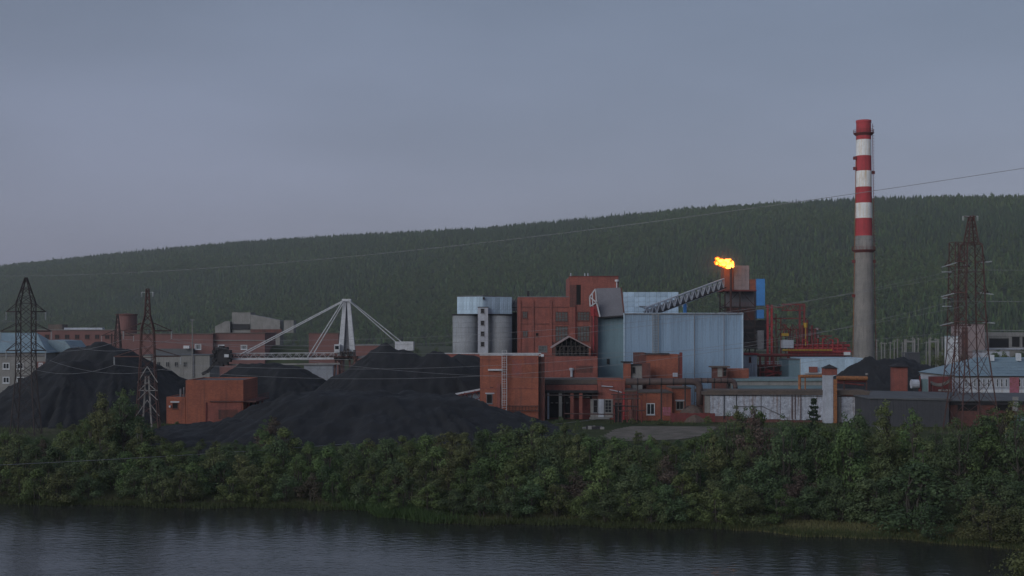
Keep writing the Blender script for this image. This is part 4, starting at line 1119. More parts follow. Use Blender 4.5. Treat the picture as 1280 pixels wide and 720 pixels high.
# orange block and brick stumps above
D6 = 288
ob, *_ = shell('orange_block', 'plain orange brick block in front of the blue hall', 'building', 808, 852.5, 443.5, D6, 10, 'brick', 'roof_grey', par=.3)
pbox(ob, 'pilaster', 'brick_dark', 847.5, 849.3, 444, 473, D6-.2, .19)
pbox(ob, 'flue', 'dark_red', 849.6, 853, 440.5, 473, D6-.35, .34)
pbox(ob, 'entry', 'pale', 841, 847, 466, 471, D6-.25, .24)
sb, *_ = shell('stump_tower', 'weathered grey-brown stump of wall against the orange block', 'building', 795.5, 807.7, 441, D6+.5, 8, 'brick_dark', 'roof_brown', par=.3)
pbox(sb, 'roof_plank', 'dark', 806, 837, 441.5, 443.2, D6-.5, 2)
cb = thing('brick_pillar', 'orange brick pillar with flat dark cap at the hall corner', 'pillar', (PX(784,D6-6), D6-6, G))
pbox(cb, 'shaft', 'brick', 780, 788.5, 453.5, 490, D6-6, 2.2); pbox(cb, 'cap', 'dark', 777.5, 791, 452, 453.4, D6-6.4, 3)
gb_, *_ = shell('grey_kiosk', 'grimy grey kiosk squeezed between orange pillar and orange block', 'kiosk', 789.5, 803, 455.5, D6-5, 4, 'concrete', 'dark', over=.15)
pwin(gb_, 790.5, 794, 459, 466, D6-5, 'dark', 'void', 1, 1, .1)
pbox(gb_, 'side_pier', 'brick_dark', 802.5, 813, 454, 472, D6-5.2, 2)
kb, *_ = shell('brick_kiosk', 'small square brick kiosk with flat overhanging cap on the shed roof', 'kiosk', 892, 909, 457.8, 285, 3, 'brick_dark', 'roof_brown', over=.6, slab=.3)
pwin(kb, 903.5, 908.5, 460, 470.5, 285, 'brick_dark', 'void', 1, 1, .1)
pbox(kb, 'pale_front', 'concrete', 897, 903, 459, 471, 284.95, .045)
ow, *_ = shell('orange_wall', 'short orange brick wall behind the teal shed roof', 'wall', 909.5, 936, 460.5, 290, .6, 'brick', 'brick', over=.02, slab=.2)
# big pipes
def big_pipe(name, label, pts, r):
    o = thing(name, label, 'pipe', pts[0])
    q = MB(); sm = []
    for i, p in enumerate(pts):
        p = Vector(p)
        if 0 < i < len(pts)-1:
            a, b_ = (Vector(pts[i-1])-p).normalized(), (Vector(pts[i+1])-p).normalized(); k = r*2.2
            for s in range(5):
                u = s/4; sm.append((p+a*k)*(1-u)**2 + p*2*u*(1-u) + (p+b_*k)*u*u)
        else: sm.append(p)
    q.tube(sm, r, 16); po = q.build('pipe_run', M['pipe'], o, smooth=True)
    q = MB(); a, b_ = Vector(pts[0]), Vector(pts[1])
    for k in range(1, 6):
        c = a.lerp(b_, k/6.2); d = (b_-a).normalized()*.1; q.tube([c-d, c+d], r*1.09, 16)
    q.build('flange', M['dark'], o)
    for k in (1, 3, 5):
        c = a.lerp(b_, k/6.2); q = MB(); q.bar((c.x, c.y, c.z-r), (c.x, c.y, G), .3); q.build('support', M['rust_dark'], o)
    return o
Dp = 264
big_pipe('steam_pipe', 'thick brown pipe running along the brick roofs and bending to the ground', [P(782,477,Dp+1), P(874.5,477,Dp), P(874.5,506,Dp)], .72)
big_pipe('steam_pipe', 'second brown pipe ending in a bend on the white wall roof', [P(868,475.5,276), P(919,475.8,276), P(919,487,276)], .55)
# rusty pipe clutter along the brick cluster
pr = thing('pipe_rack', 'tangle of rusty pipes and posts in front of the sooty link building', 'pipe rack', (PX(786,Dp-2), Dp-2, G))
for px, pt_ in ((768,492),(773,488),(778,486),(784,490),(791,494),(796,489),(802,500)):
    q = MB(); q.tube([(PX(px,Dp-2),Dp-2,G), P(px,pt_,Dp-2)], .13, 6); q.build('post', M['rust' if px % 2 else 'dark_red'], pr)
for a_, b2_, py, py2, m in ((764,803,493,493.5,'rust'),(768,800,499,498,'pipe'),(766,797,507,508,'rust_dark'),(772,806,514,513,'rust'),(683,748,494,494.5,'rust_dark'),(705,770,517,518,'rust')):
    q = MB(); q.tube([P(a_,py,Dp-2.2), P(b2_,py2,Dp-2.2)], .14, 6); q.build('pipe', M[m], pr)
q = MB(); q.box(PX(767,Dp), PX(777,Dp), Dp-1.6, Dp-.6, G, PZ(503,Dp)); q.build('cabinet', M['dark'], pr)
q = MB(); q.tube([P(789,524,Dp-2.4), P(789,512,Dp-2.4)], .5, 10); q.build('drum', M['brick_dark'], pr)
# fence, scrap, pad
fe = thing('metal_fence', 'dark red sheet metal fence in front of the small brick house', 'fence', (PX(865,262), 262, G))
for k in range(14):
    px = 838+k*4; q = MB(); q.box(PX(px,262)+.02, PX(px+4,262)-.02, 262, 262.06, PZ(530,262), PZ(516.5+random.uniform(-.6,.6),262)); q.build('sheet', M['dark_red'], fe)
q = MB(); q.bar(P(838,519,262.1), P(894,519,262.1), .12).bar(P(838,527,262.1), P(894,527,262.1), .12); q.build('rail', M['rust'], fe)
yd = bpy.data.meshes.new('gravel_yard')
pl = [(742,551),(752,546),(768,537),(790,532.5),(895,533),(893,538),(876,545),(850,549),(800,551)]
vv = []
for px, py in pl:
    Dq = 240.
    for _ in range(30): Dq = (CAM_Z-(gzf(PX(px,Dq),Dq)+.05))*FOC/(py-HOR)
    vv.append((PX(px,Dq), Dq))
XX = np.array(vv); gx = np.arange(XX[:,0].min(), XX[:,0].max(), .7); gy = np.arange(XX[:,1].min(), XX[:,1].max(), .7)
def inside(x, y):
    c = False; j = len(vv)-1
    for i in range(len(vv)):
        if (vv[i][1] > y) != (vv[j][1] > y) and x < (vv[j][0]-vv[i][0])*(y-vv[i][1])/(vv[j][1]-vv[i][1])+vv[i][0]: c = not c
        j = i
    return c
q = MB()
for x in gx:
    for y in gy:
        if inside(x+.35, y+.35): q.add([(a, b_, gzf(a, b_)+.06) for a, b_ in ((x,y),(x+.7,y),(x+.7,y+.7),(x,y+.7))], [(0,1,2,3)])
yo = q.build('gravel_yard', M['gravel']); yo['kind'] = 'structure'
sp = thing('scrap_heap', 'low heap of grey and dark scrap blocks by the yard ramp', 'scrap', (PX(738,243), 243, G))
frs = random.Random(8)
for k in range(14):
    px = 729+frs.random()*22; py = 541+frs.random()*8; Dq = 244; p = P(px,py,Dq); s = frs.uniform(.2,.55)
    q = MB(); q.box(p.x-s*1.6, p.x+s*1.6, Dq-s, Dq+s, G-.2, G+s*frs.uniform(.6,2)); q.build('block', M[frs.choice(['concrete','dark','steel_grey','brick_dark','dark'])], sp)
bh = thing('brush_heap', 'brown heap of dry brush beside the pipe bend', 'brush heap', (PX(866,265), 265, G))
q = MB()
for k in range(420):
    a = frs.random()*6.28; r_ = frs.random()**.5*3.6; x = PX(866,265)+math.cos(a)*r_*1.3; y = 265+math.sin(a)*r_*.6; z = G+(4.4-r_*1.1)*frs.random()**.5
    d = Vector((frs.uniform(-1,1), frs.uniform(-1,1), frs.uniform(-.5,.8)))*.7; q.bar((x,y,z), Vector((x,y,z))+d, .06)
q.build('twigs', M['brush'], bh, kind='stuff')
q = MB(); q.lathe(PX(866,265), 265, [(4.0,G-.3),(3.2,G+1.4),(1.8,G+2.9),(.1,G+3.6)], 12, cap=False); q.build('core', M['brush'], bh)

# ------------------------------------------------------------------ white-washed wall shed
D = 262
ws, x0, x1, y0, y1, z0, z1 = shell('whitewashed_shed', 'long shed with peeling whitewashed wall and brown flat roof edge', 'building', 880, 1087, 489, D, 11, 'brick_dark', 'roof_brown', over=.35, slab=.75, rot=R(-.6))
panels = [(881,887.5,492,516,'concrete'),(888,905,491.5,520,'whitewash'),(905.8,920.5,493,520,'whitewash'),(921.3,951,492,522,'whitewash'),(952,975,493,524,'whitewash'),(975.8,1000.5,492,525,'whitewash'),
          (1001.3,1029,494,525,'whitewash'),(1051.5,1072,496,528,'whitewash'),(1046.5,1051,494,528,'concrete'),(1073,1086,493,528,'concrete')]
for a in panels: pbox(ws, 'whitewash_panel', a[4], a[0], a[1], a[2], a[3], D-.09-random.uniform(0,.04), .08)
for px, m in ((905.3,'dark'),(920.8,'dark'),(951.5,'steel_grey'),(994,'rust'),(990,'rust'),(1001,'rust'),(1073,'dark')):
    pbox(ws, 'downpipe', m, px-.5, px+.5, 492, 524, D-.24, .1)
q = MB(); q.tube([P(921,508,D-.25), P(953,508,D-.25), P(985,523,D-.25)], .09, 5); q.build('wall_pipe', M['steel_grey'], ws)
q = MB(); q.tube([P(882,494,D-.3), P(1086,495.5,D-.3)], .07, 5); q.build('wall_cable', M['dark'], ws)
for k in range(16):
    px = 884+k*12.3; pbox(ws, 'fascia_board', 'roof_brown', px, px+12.1, 487.6-.0, 489.8, D-.42-random.uniform(0,.05), .1)
bs = thing('brick_stack', 'square brick stack with pointed cap built against the whitewashed shed', 'chimney', (PX(1038.5,D-2), D-1.5, G))
pbox(bs, 'whitewashed_shaft', 'pale', 1031.3, 1041.5, 469, 530, D-2.4, 2.4)
pbox(bs, 'rusty_shaft', 'orange', 1041.6, 1046.3, 474, 530, D-2.3, 2.2)
pbox(bs, 'brick_shaft', 'brick_old', 1031, 1046.5, 460.5, 468.9, D-2.5, 2.6)
q = MB(); cxx = PX(1038.7,D-2.4); h = PX(1047.5,D-2.4)-cxx
q.add([(cxx-h,D-2.8,PZ(460.4,D-2.4)),(cxx+h,D-2.8,PZ(460.4,D-2.4)),(cxx+h,D+.5,PZ(460.4,D-2.4)),(cxx-h,D+.5,PZ(460.4,D-2.4)),(cxx,D-1.1,PZ(455.5,D-2.4))], [(0,1,4),(1,2,4),(2,3,4),(3,0,4),(3,2,1,0)]); q.build('cap', M['dark'], bs)
# teal roof shed behind and rusty orange pipe frame
ts, *_ = shell('teal_shed', 'long low shed with teal metal roof behind the whitewashed wall', 'building', 915, 1030, 474, 284, 14, 'concrete', 'roof_teal', over=.4, slab=.4)
q = MB(); a, b_ = P(916,471.5,296), P(1030,471.5,296); c, d_ = P(1030,488,277), P(914,488,277)
q.add([a,b_,c,d_]+[p+Vector((0,0,-.15)) for p in (a,b_,c,d_)], [(3,2,1,0),(4,5,6,7),(0,1,5,4),(1,2,6,5),(2,3,7,6),(3,0,4,7)]); q.build('roof_slope', M['roof_teal'], ts)
of = thing('orange_pipe_frame', 'rust-flaked orange pipe frame standing over the shed roofs', 'pipe frame', (PX(1040,270), 270, G))
for px, w_ in ((999.5,3.4),(1006.5,1.6)):
    q = MB(); q.tube([(PX(px,270),270,G), P(px,469,270)], w_*.09, 10); q.build('upright', M['orange'], of)
q = MB(); q.tube([P(998,470.5,270), P(1032,470,270)], .36, 10); q.build('cross_pipe', M['orange'], of)
q = MB(); q.tube([P(1046,472.5,270), P(1084,473,270)], .5, 10); q.build('cross_pipe', M['orange'], of)
q = MB(); q.tube([P(1045,478,270.5), P(1080,481.5,270.5)], .2, 8).tube([P(1045,476.5,270.5), P(1083,476.7,270.5)], .25, 8); q.build('lower_pipe', M['dark_red'], of)
for px in (1055, 1083):
    q = MB(); q.bar((PX(px,270.3),270.3,G), P(px,472,270.3), .28); q.build('upright', M['rust'], of)
fl2 = thing('lamp_post', 'short rusty lamp post at the end of the orange pipe frame', 'lamp post', (PX(1083.5,272), 272, G))
q = MB(); q.tube([(PX(1083.5,272),272,G), P(1083.5,468,272)], .1, 6); q.build('post', M['rust'], fl2)
q = MB(); q.tube([P(1083.5,468.5,272), P(1083.5,466.5,272)], .3, 8); q.build('lamp', M['concrete'], fl2)
# pale blue shed
p5, *_ = shell('pale_blue_shed', 'pale blue-white shed with flat roof left of the jagged coal heap', 'building', 1001, 1078, 447.5, 325, 12, 'white', 'pale_blue', over=.1)
clad(p5, (PX(1001,325),325-.01), (PX(1078,325),325-.01), G, PZ(448.5,325), 2.2, 'pale_blue', 3, .04)
p6, *_ = shell('grey_lean_to', 'dark teal lean-to at the end of the pale blue shed', 'building', 986, 1000.7, 449, 326, 12, 'teal', 'roof_grey', over=.1)
pbox(p5, 'vent_box', 'brick_old', 1012, 1022, 458.5, 465.5, 324, .9)
q = MB(); q.tube([P(1006,466.5,324.4), P(1030,466.5,324.4)], .2, 6); q.build('wall_pipe', M['steel_white'], p5)

# ------------------------------------------------------------------ east sheds
D = 250
ds, x0, x1, *_ = shell('dark_shed', 'wide dark grey clad shed with blank front wall', 'building', 1087.5, 1186, 497.5, D, 13, 'dark_wall', 'roof_grey', over=.3, slab=.2, rot=R(-1))
q = MB(); a, b_ = P(1086.5,488.2,264), P(1186,490,264); c, d_ = P(1187,499.5,249.6), P(1086.5,497.3,249.6)
q.add([a,b_,c,d_]+[p+Vector((0,0,-.2)) for p in (a,b_,c,d_)], [(3,2,1,0),(4,5,6,7),(0,1,5,4),(1,2,6,5),(2,3,7,6),(3,0,4,7)]); q.build('roof_slope', M['roof_grey'], ds)
clad(ds, (x0,D), (x1,D), G, PZ(499.5,D), 1.6, 'dark_wall', 3, .05)
pbox(ds, 'ridge_sheet', 'concrete', 1172, 1186, 486.8, 489, 264.2, .5)
vt = thing('vent_tower', 'square brick vent tower with shallow cap above the dark shed', 'tower', (PX(1126,275), 275, G))
pbox(vt, 'shaft', 'brick_old', 1118, 1134.5, 459, 495, 275, 2.8)
q = MB(); xa, xb = PX(1116,275), PX(1136.5,275); q.box(xa, xb, 274.5, 278.3, PZ(459,275)+.003, PZ(457.5,275)); z=PZ(457.5,275)
q.add([(xa,274.5,z+.003),(xb,274.5,z+.003),(xb,278.3,z+.003),(xa,278.3,z+.003),((xa+xb)/2,276.4,z+.7)], [(0,1,4),(1,2,4),(2,3,4),(3,0,4)]); q.build('cap', M['dark'], vt)
db, x0, x1, *_ = shell('open_bay_shed', 'dark brown shed with two black open bays at the pylon foot', 'building', 1188, 1290, 500.5, 252, 12, 'brick_dark', 'dark', over=.2, slab=.9)
q = MB(); a, b_ = P(1187,490.5,266), P(1292,491,266); c, d_ = P(1292,500.5,251.6), P(1187,500.5,251.6)
q.add([a,b_,c,d_]+[p+Vector((0,0,-.2)) for p in (a,b_,c,d_)], [(3,2,1,0),(4,5,6,7),(0,1,5,4),(1,2,6,5),(2,3,7,6),(3,0,4,7)]); q.build('roof_slope', M['roof_grey'], db)
for a in ((1197,1221.5,503.8,513.5),(1243.5,1264.5,503.3,513)):
    pbox(db, 'open_bay', 'void', *a, 251.96, .03)
    pbox(db, 'lintel', 'concrete', a[0]-1, a[1]+1, a[2]-1.5, a[2]-.2, 251.8, .18)
pbox(db, 'pier', 'concrete', 1266, 1273, 496, 514, 251.7, .28)
gbn = thing('green_bin', 'teal green skip beside the open bay shed', 'skip', (PX(1277,246), 246, G))
pbox(gbn, 'body', 'roof_teal', 1272, 1286, 520, 534, 246, 2)
for zz in (521, 527): pbox(gbn, 'rim', 'teal', 1271.6, 1286.4, zz, zz+1, 245.9, 2.2)
# clutter on the dark shed's back yard
tk = thing('tank_cart', 'small pale tank and red frame behind the dark shed roof', 'tank', (PX(1145,272), 272, G))
q = MB(); q.tube([P(1139,480,272), P(1148,480,272)], 1.0, 12); q.build('tank', M['pale'], tk)
q = MB(); q.bar((PX(1148,272),272,G), P(1150,470,272), .25).bar((PX(1153,272),272,G), P(1150,470,272), .2).bar((PX(1150,272),274,G), P(1150,470,272), .2); q.build('frame', M['dark_red'], tk)
q = MB(); q.box(PX(1153,272), PX(1160,272), 272, 274, G, PZ(474,272)); q.build('green_cabinet', M['roof_teal'], tk)
tp = thing('tarpaulin_shelter', 'sagging grey-brown tarpaulin shelter behind the dark shed', 'shelter', (PX(1175,274), 274, G))
q = MB()
for i in range(8):
    pa, pb = 1163+i*3.2, 1163+(i+1)*3.2; f = lambda p: 480+4.5*math.sin((p-1163)/25.6*math.pi)-(p-1163)*.12
    q.add([P(pa,f(pa),273),P(pb,f(pb),273),P(pb,f(pb)-4,277),P(pa,f(pa)-4,277)], [(0,1,2,3)])
for i in range(8):
    pa, pb = 1163+i*3.2, 1163+(i+1)*3.2; f = lambda p: 480+4.5*math.sin((p-1163)/25.6*math.pi)-(p-1163)*.12
    q.add([P(pa,f(pa)+.4,273),P(pb,f(pb)+.4,273),P(pb,f(pb)-3.6,277),P(pa,f(pa)-3.6,277)], [(3,2,1,0)])
q.build('tarpaulin', M['gravel'], tp)
for px in (1164, 1188):
    q = MB(); q.bar((PX(px,273.5),273.5,G), P(px,479,273.5), .2); q.build('post', M['rust'], tp)
q = MB(); q.box(PX(1166,280), PX(1190,280), 280, 283, G, PZ(471,280)); q.build('red_container', M['dark_red'], tp)
# blue roofed building
D = 285
br, x0, x1, *_ = shell('blue_roof_hall', 'long pale hall with blue sheet roof and a row of narrow windows', 'building', 1197, 1330, 471, D, 26, 'pale', 'concrete', over=.2, slab=.2)
xm = (x0+x1)/2
hip = [P(1195.5,470,D-.6), P(1332,470,D-.6), (PX(1332,D), D+27, PZ(470,D-.6)), (x0-.3, D+27, PZ(470,D-.6))]
rg = [(PX(1214,D+13)+1.2, D+13, PZ(446.5,D+13)), (PX(1340,D+13), D+13, PZ(446.5,D+13))]
q = MB(); q.add([tuple(p) for p in hip]+rg, [(0,1,5,4),(1,2,5),(2,3,4,5),(3,0,4),(3,2,1,0)]); q.build('roof_slope', M['roof_blue'], br)
for k in range(1, 7):
    q = MB(); u = k/7; a = Vector(hip[0]).lerp(Vector(rg[0]), u); b_ = Vector(hip[1]).lerp(Vector(rg[1]), u); q.bar(a+Vector((0,-.03,.04)), b_+Vector((0,-.03,.04)), .1); q.build('roof_seam', M['roof_blue'], br)
for k in range(15):
    px = 1206+k*5.6; pwin(br, px, px+2.6, 473.5, 483.5, D, 'white', 'glass', 1, 2, .1)
pbox(br, 'plinth', 'white', 1197, 1330, 487, 494, D-.2, .19)
pbox(br, 'graffiti_patch', 'graffiti', 1262, 1274, 471.5, 492, D-.24, .03)
for px, py in ((1239.5,443.5),(1273,441.5)):
    q = MB(); q.box(PX(px-1.4,D+10), PX(px+1.4,D+10), D+9, D+11, PZ(451,D+10), PZ(py,D+10)); q.build('roof_vent', M['white'], br)

# ------------------------------------------------------------------ far east: substation, pale buildings
D = 560
ppx = [1096,1102,1106,1113,1118,1122,1128,1133,1141,1148,1158,1163,1170,1178]
for i, px in enumerate(ppx):
    top = 424+3*math.sin(px*1.7)+(1163-px)*.02
    s = thing('switchyard_post', 'thin pale concrete post of the switchyard beside the striped chimney', 'post', (PX(px,D+(i%3)*8), D+(i%3)*8, G), 0, 'switchyard posts')
    pbox(s, 'shaft', 'concrete', px-.45, px+.45, top, 460, D+(i%3)*8, .5)
    q = MB(); q.bar(P(px-2.5,top+1.5,D+(i%3)*8-.1), P(px+2.5,top+1.5,D+(i%3)*8-.1), .3); q.build('crossarm', M['concrete'], s)
for px, w_ in ((1137,12),(1167,11)):
    s = thing('switchyard_gantry', 'pale portal gantry over the switchyard posts, '+('nearer the striped chimney' if px < 1150 else 'nearer the twin pylons'), 'gantry', (PX(px,D-10), D-10, G), 0, 'switchyard gantries')
    for k in (-1, 1):
        q = MB(); q.bar((PX(px+k*w_/2,D-10),D-10,G), P(px+k*w_/2,424,D-10), .6); q.build('leg', M['concrete'], s)
    q = MB(); q.bar(P(px-w_/2-1,427,D-10), P(px+w_/2+1,427,D-10), .7); q.build('beam', M['concrete'], s)
sy = shell('switchyard_house', 'low dark blue switchyard house among pale posts', 'building', 1135, 1150, 440.5, D-15, 8, 'dark_wall', 'roof_grey')[0]
pb, *_ = shell('pale_concrete_hall', 'pale concrete hall frame with wide dark openings beyond the blue roof', 'building', 1231.5, 1345, 415.5, 520, 20, 'concrete', 'concrete', over=.1)
for a in ((1236.5,1261,423,434.5),(1265,1274.5,421,433.5),(1278,1300,421,434)): pbox(pb, 'opening', 'fol_dark' if False else 'void', *a, 519.96, .03)
pbox(pb, 'ledge', 'pale', 1231, 1345, 435, 437, 519.3, .69)
pbox(pb, 'frieze', 'concrete', 1231, 1345, 416.8, 420.5, 519.7, .29)
rb, *_ = shell('rusty_silo_block', 'brownish tall block behind the twin pylons', 'building', 1202, 1231, 404.5, 500, 12, 'pink_tank', 'roof_brown')
pbox(rb, 'dark_side', 'brick_dark', 1202.3, 1210, 409, 450, 499.9, .09)
sl = shell('white_slab_tower', 'narrow bluish white slab seen through the pylon lattice', 'building', 1187.5, 1198.5, 420, 480, 6, 'white', 'pale_blue', over=.1)[0]
p7 = shell('pale_low_house', 'pale low house in front of the concrete hall frame', 'building', 1228, 1262, 438, 470, 10, 'pale', 'concrete')[0]

# ------------------------------------------------------------------ far west buildings
D = 330
gbk, x0, x1, *_ = shell('grey_apartment', 'grey rendered block with teal metal roof and white windows', 'building', -45, 57, 441, D, 16, 'concrete', 'concrete', over=.1)
xr = PX(60,D)
q = MB(); hip = [(PX(-47,D),D-.6,PZ(441,D)),(xr,D-.6,PZ(441,D)),(xr,D+16.6,PZ(441,D)),(PX(-47,D),D+16.6,PZ(441,D))]; rg = [(PX(-40,D+8),D+8,PZ(416,D+8)),(PX(46,D+8),D+8,PZ(416,D+8))]
q.add(hip+rg, [(0,1,5,4),(1,2,5),(2,3,4,5),(3,0,4),(3,2,1,0)]); q.build('roof_slope', M['roof_blue'], gbk)
pbox(gbk, 'eaves_band', 'steel_grey', -46, 57.8, 443.4, 445, D-.3, .29)
for row in ((453.5,461.5),(471,479)):
    for px in (3.5, 21, 48.5 if row[0] < 460 else 36, -12, -30): pwin(gbk, px, px+(8.5 if px != 48.5 else 5), row[0], row[1], D, 'white', 'glass', 2, 1, .22)
pbox(gbk, 'brick_panel', 'brick_far', 45, 56.8, 452, 463, D-.05, .045)
pbox(gbk, 'dark_doorway', 'void', 3, 8, 488, 500, D-.06, .05)
gb2, *_ = shell('grey_wing', 'lower grey wing with pale blue gable roof beside the coal heap', 'building', 58.5, 92, 440, D+8, 12, 'concrete', 'concrete')
q = MB(); q.prism([(PX(58,D+8),PZ(440,D+8)),(PX(93,D+8),PZ(440,D+8)),(PX(82,D+8),PZ(426,D+8)),(PX(61,D+8),PZ(425,D+8))], D+7.6, D+20.5); q.build('roof_slope', M['roof_blue'], gb2)
D = 520
rl, *_ = shell('red_works_hall', 'long haze-muted red works hall below the forested hill', 'building', 46, 145, 412, D, 20, 'brick_far', 'concrete', over=.4)
pbox(rl, 'gable_stub', 'roof_brown', 60, 78, 405.5, 411.9, D+2, 6)
pbox(rl, 'roof_light', 'pale', 80, 128, 409.6, 411.9, D+1, 3)
for k in range(7): pwin(rl, 56+k*12.5, 62+k*12.5, 418, 424, D, 'brick_dark', 'glass', 2, 1, .2)
q = MB(); q.add([P(70,420,500),P(95,425,500),P(88,452,495),P(60,452,495)], [(0,1,2,3)])
br1 = thing('brick_tank', 'round red-brown brick tank standing above the red works hall', 'tank', (PX(155,510), 514, G))
q = MB(); rr = (PX(167,510)-PX(142,510))/2; q.lathe(PX(154.5,510), 510+rr, [(rr,G-.5),(rr,PZ(394,510))], 28); q.build('drum', M['brick_far'], br1)
q = MB(); q.lathe(PX(154.5,510), 510+rr, [(rr+.3,PZ(394.3,510)),(rr+.3,PZ(392.6,510)),(.2,PZ(391.4,510))], 28); q.build('rim', M['brick_dark'], br1)
r2_, *_ = shell('red_brick_hall', 'bright red brick hall with two white windows behind the pale wall', 'building', 145.5, 266, 417, D-40, 22, 'brick_far', 'roof_brown', over=.3)
for px in (243.5,): pwin(r2_, px, px+8, 430, 437, D-40, 'white', 'glass', 3, 1, .3)
pbox(r2_, 'grey_canopy', 'roof_grey', 192, 240, 436, 443.5, D-44, 3.9)
q = MB(); q.box(PX(231,476), PX(238,476), 474, 476, PZ(435.5,476), PZ(432,476)); q.build('roof_cabin', M['white'], r2_)
r3_, *_ = shell('pink_brick_hall', 'duller pink brick hall with small windows behind the bucket wheel', 'building', 266.4, 331, 416, D-38, 22, 'brick_far', 'roof_brown', over=.3)
for px in (272.5, 301): pwin(r3_, px, px+8, 431, 437, D-38, 'white', 'glass', 3, 1, .3)
pbox(r3_, 'cornice', 'concrete', 266.6, 331, 425, 426, D-38.3, .29)
pw_, *_ = shell('pale_wall_shed', 'grimy pale walled shed behind the broad coal heap', 'building', 178, 262, 443.5, 410, 14, 'concrete', 'roof_grey', over=.3)
for px in (188, 241): pbox(pw_, 'downpipe', 'steel_grey', px, px+1.3, 445, 472, 409.7, .29)
for k in range(4): pwin(pw_, 196+k*11, 201+k*11, 452, 459, 410, 'concrete', 'glass', 2, 1, .2)
gc, *_ = shell('grey_ruin', 'stepped grey concrete ruin on the slope below the forest', 'building', 290, 313, 390.5, 640, 12, 'concrete', 'concrete', over=.1)
q = MB(); q.prism([(PX(313.2,640),G),(PX(350,640),G),(PX(350,640),PZ(400.5,640)),(PX(313.2,640),PZ(393,640))], 640, 650); q.build('sloping_wing', M['concrete'], gc)
q = MB(); q.prism([(PX(270,640),G),(PX(288.5,640),G),(PX(288.5,640),PZ(402,640)),(PX(283,640),PZ(401.5,640)),(PX(270,640),PZ(408,640))], 638, 648); q.build('gable_wing', M['concrete'], gc)
pbox(gc, 'end_block', 'concrete', 355, 367, 400.5, 416, 639, 8)
pbox(gc, 'dark_recess', 'dark', 289, 312, 405, 412, 639.5, .4)
pbox(gc, 'low_wall', 'brick_dark', 313, 352, 411.5, 417, 637, 1)
r4_, *_ = shell('brick_hall_ruin', 'red brick hall partly hidden behind the stacker stays', 'building', 386, 423, 416, 430, 16, 'brick_far', 'roof_brown', over=.2)
r5_, *_ = shell('grey_pink_shed', 'grey-pink shed beside the stacker mast', 'building', 442, 474, 431, 425, 12, 'brick_far', 'concrete', over=.2)
cs, *_ = shell('boom_shed', 'bluish white shed wall showing under the stacker boom', 'building', 380, 416, 456, 345, 8, 'pale', 'steel_grey', over=.2)
mo = MB()
n_ = 20
ms_ = grid_mesh('grassy_mound', np.linspace(-115,-75,28), np.linspace(470,530,16), lambda X,Y: 4.5+13.5*np.clip(1-((X+93)/19.5)**4,0,1)*np.clip((Y-470)/26,0,1)*np.clip((530-Y)/20,0,1), M['grass_block'])
md = link('grassy_mound', ms_); md['kind'] = 'structure'
mp_ = thing('floodlight_mast', 'thin pale floodlight mast rising behind the crusher house', 'mast', (PX(240.5,330), 330, G))
q = MB(); q.tube([(PX(240.5,330),330,G), P(240.5,400,330)], [.22,.12], 8); q.build('pole', M['concrete'], mp_)
q = MB(); q.bar(P(238,400,330), P(243,400,330), .25); q.build('lamp_bar', M['steel_grey'], mp_)

# ------------------------------------------------------------------ stacker with cable-stayed boom and bucket wheel
D = 335
sk = thing('coal_stacker', 'pale cable-stayed coal stacker with white mast and dark bucket wheel', 'stacker', (PX(434,D), D, G))
top = P(433.5,376,D+1)
q = MB()
for sx_ in (-1, 1):
    a = P(433.5+sx_*2.2,375,D+1); b_ = P(433.5+sx_*7.8,446,D+1)
    q.add([(a.x-.45,a.y-.5,a.z),(a.x+.45,a.y-.5,a.z),(a.x+.45,a.y+.5,a.z),(a.x-.45,a.y+.5,a.z),(b_.x-.75,b_.y-.7,b_.z),(b_.x+.75,b_.y-.7,b_.z),(b_.x+.75,b_.y+.7,b_.z),(b_.x-.75,b_.y+.7,b_.z)],
          [(0,1,2,3),(7,6,5,4),(4,5,1,0),(5,6,2,1),(6,7,3,2),(7,4,0,3)])
mast = q.build('mast', M['steel_white'], sk)
q = MB(); a, b_ = P(431.5,378,D+1.3), P(435.5,378,D+1.3); c, d_ = P(440,443,D+1.3), P(427,443,D+1.3)
q.add([a,b_,c,d_]+[p+Vector((0,.3,0)) for p in (a,b_,c,d_)], [(3,2,1,0),(4,5,6,7),(0,1,5,4),(1,2,6,5),(2,3,7,6),(3,0,4,7)]); q.build('mast_web', M['steel_grey'], mast)
q = MB(); q.box(top.x-1.2, top.x+1.2, D, D+2, top.z-.2, top.z+.5); q.build('mast_head', M['steel_white'], mast)
for s in (D-.6, D+2.8):
    for e_ in ((302,443),(385.5,448)):
        q = MB(); q.tube([Vector((top.x-.8,s,top.z)), P(e_[0]+(3 if s > D else -2),e_[1],s)], .15, 6); q.build('stay', M['steel_white'], sk)
    q = MB(); q.tube([Vector((top.x+.8,s,top.z)), P(502 if s > D else 495,427.5,s)], .13, 6); q.build('stay', M['steel_white'], sk)
q = MB(); L0, L1 = P(268,449,D), P(441,448,D); hgt = 1.5
for dy in (0, 2.6):
    o = Vector((0,dy,0)); q.bar(L0+o, L1+o, .5); q.bar(L0+o+Vector((0,0,hgt)), L1+o+Vector((0,0,hgt)), .22)
    truss_bars(q, L0+o, L1+o, L0+o+Vector((0,0,hgt)), L1+o+Vector((0,0,hgt)), 16, .12)
boom = q.build('boom', M['steel_white'], sk)
q = MB(); q.bar(L0+Vector((0,1.3,.6)), L1+Vector((0,1.3,.6)), 2, .25); q.build('belt', M['dark'], boom)
q = MB(); q.bar(P(285,456,D-.3), P(425,454.5,D-.3), .4); q.build('lower_chord', M['concrete'], boom)
wc = P(277.5,445,D-1.6); q = MB()
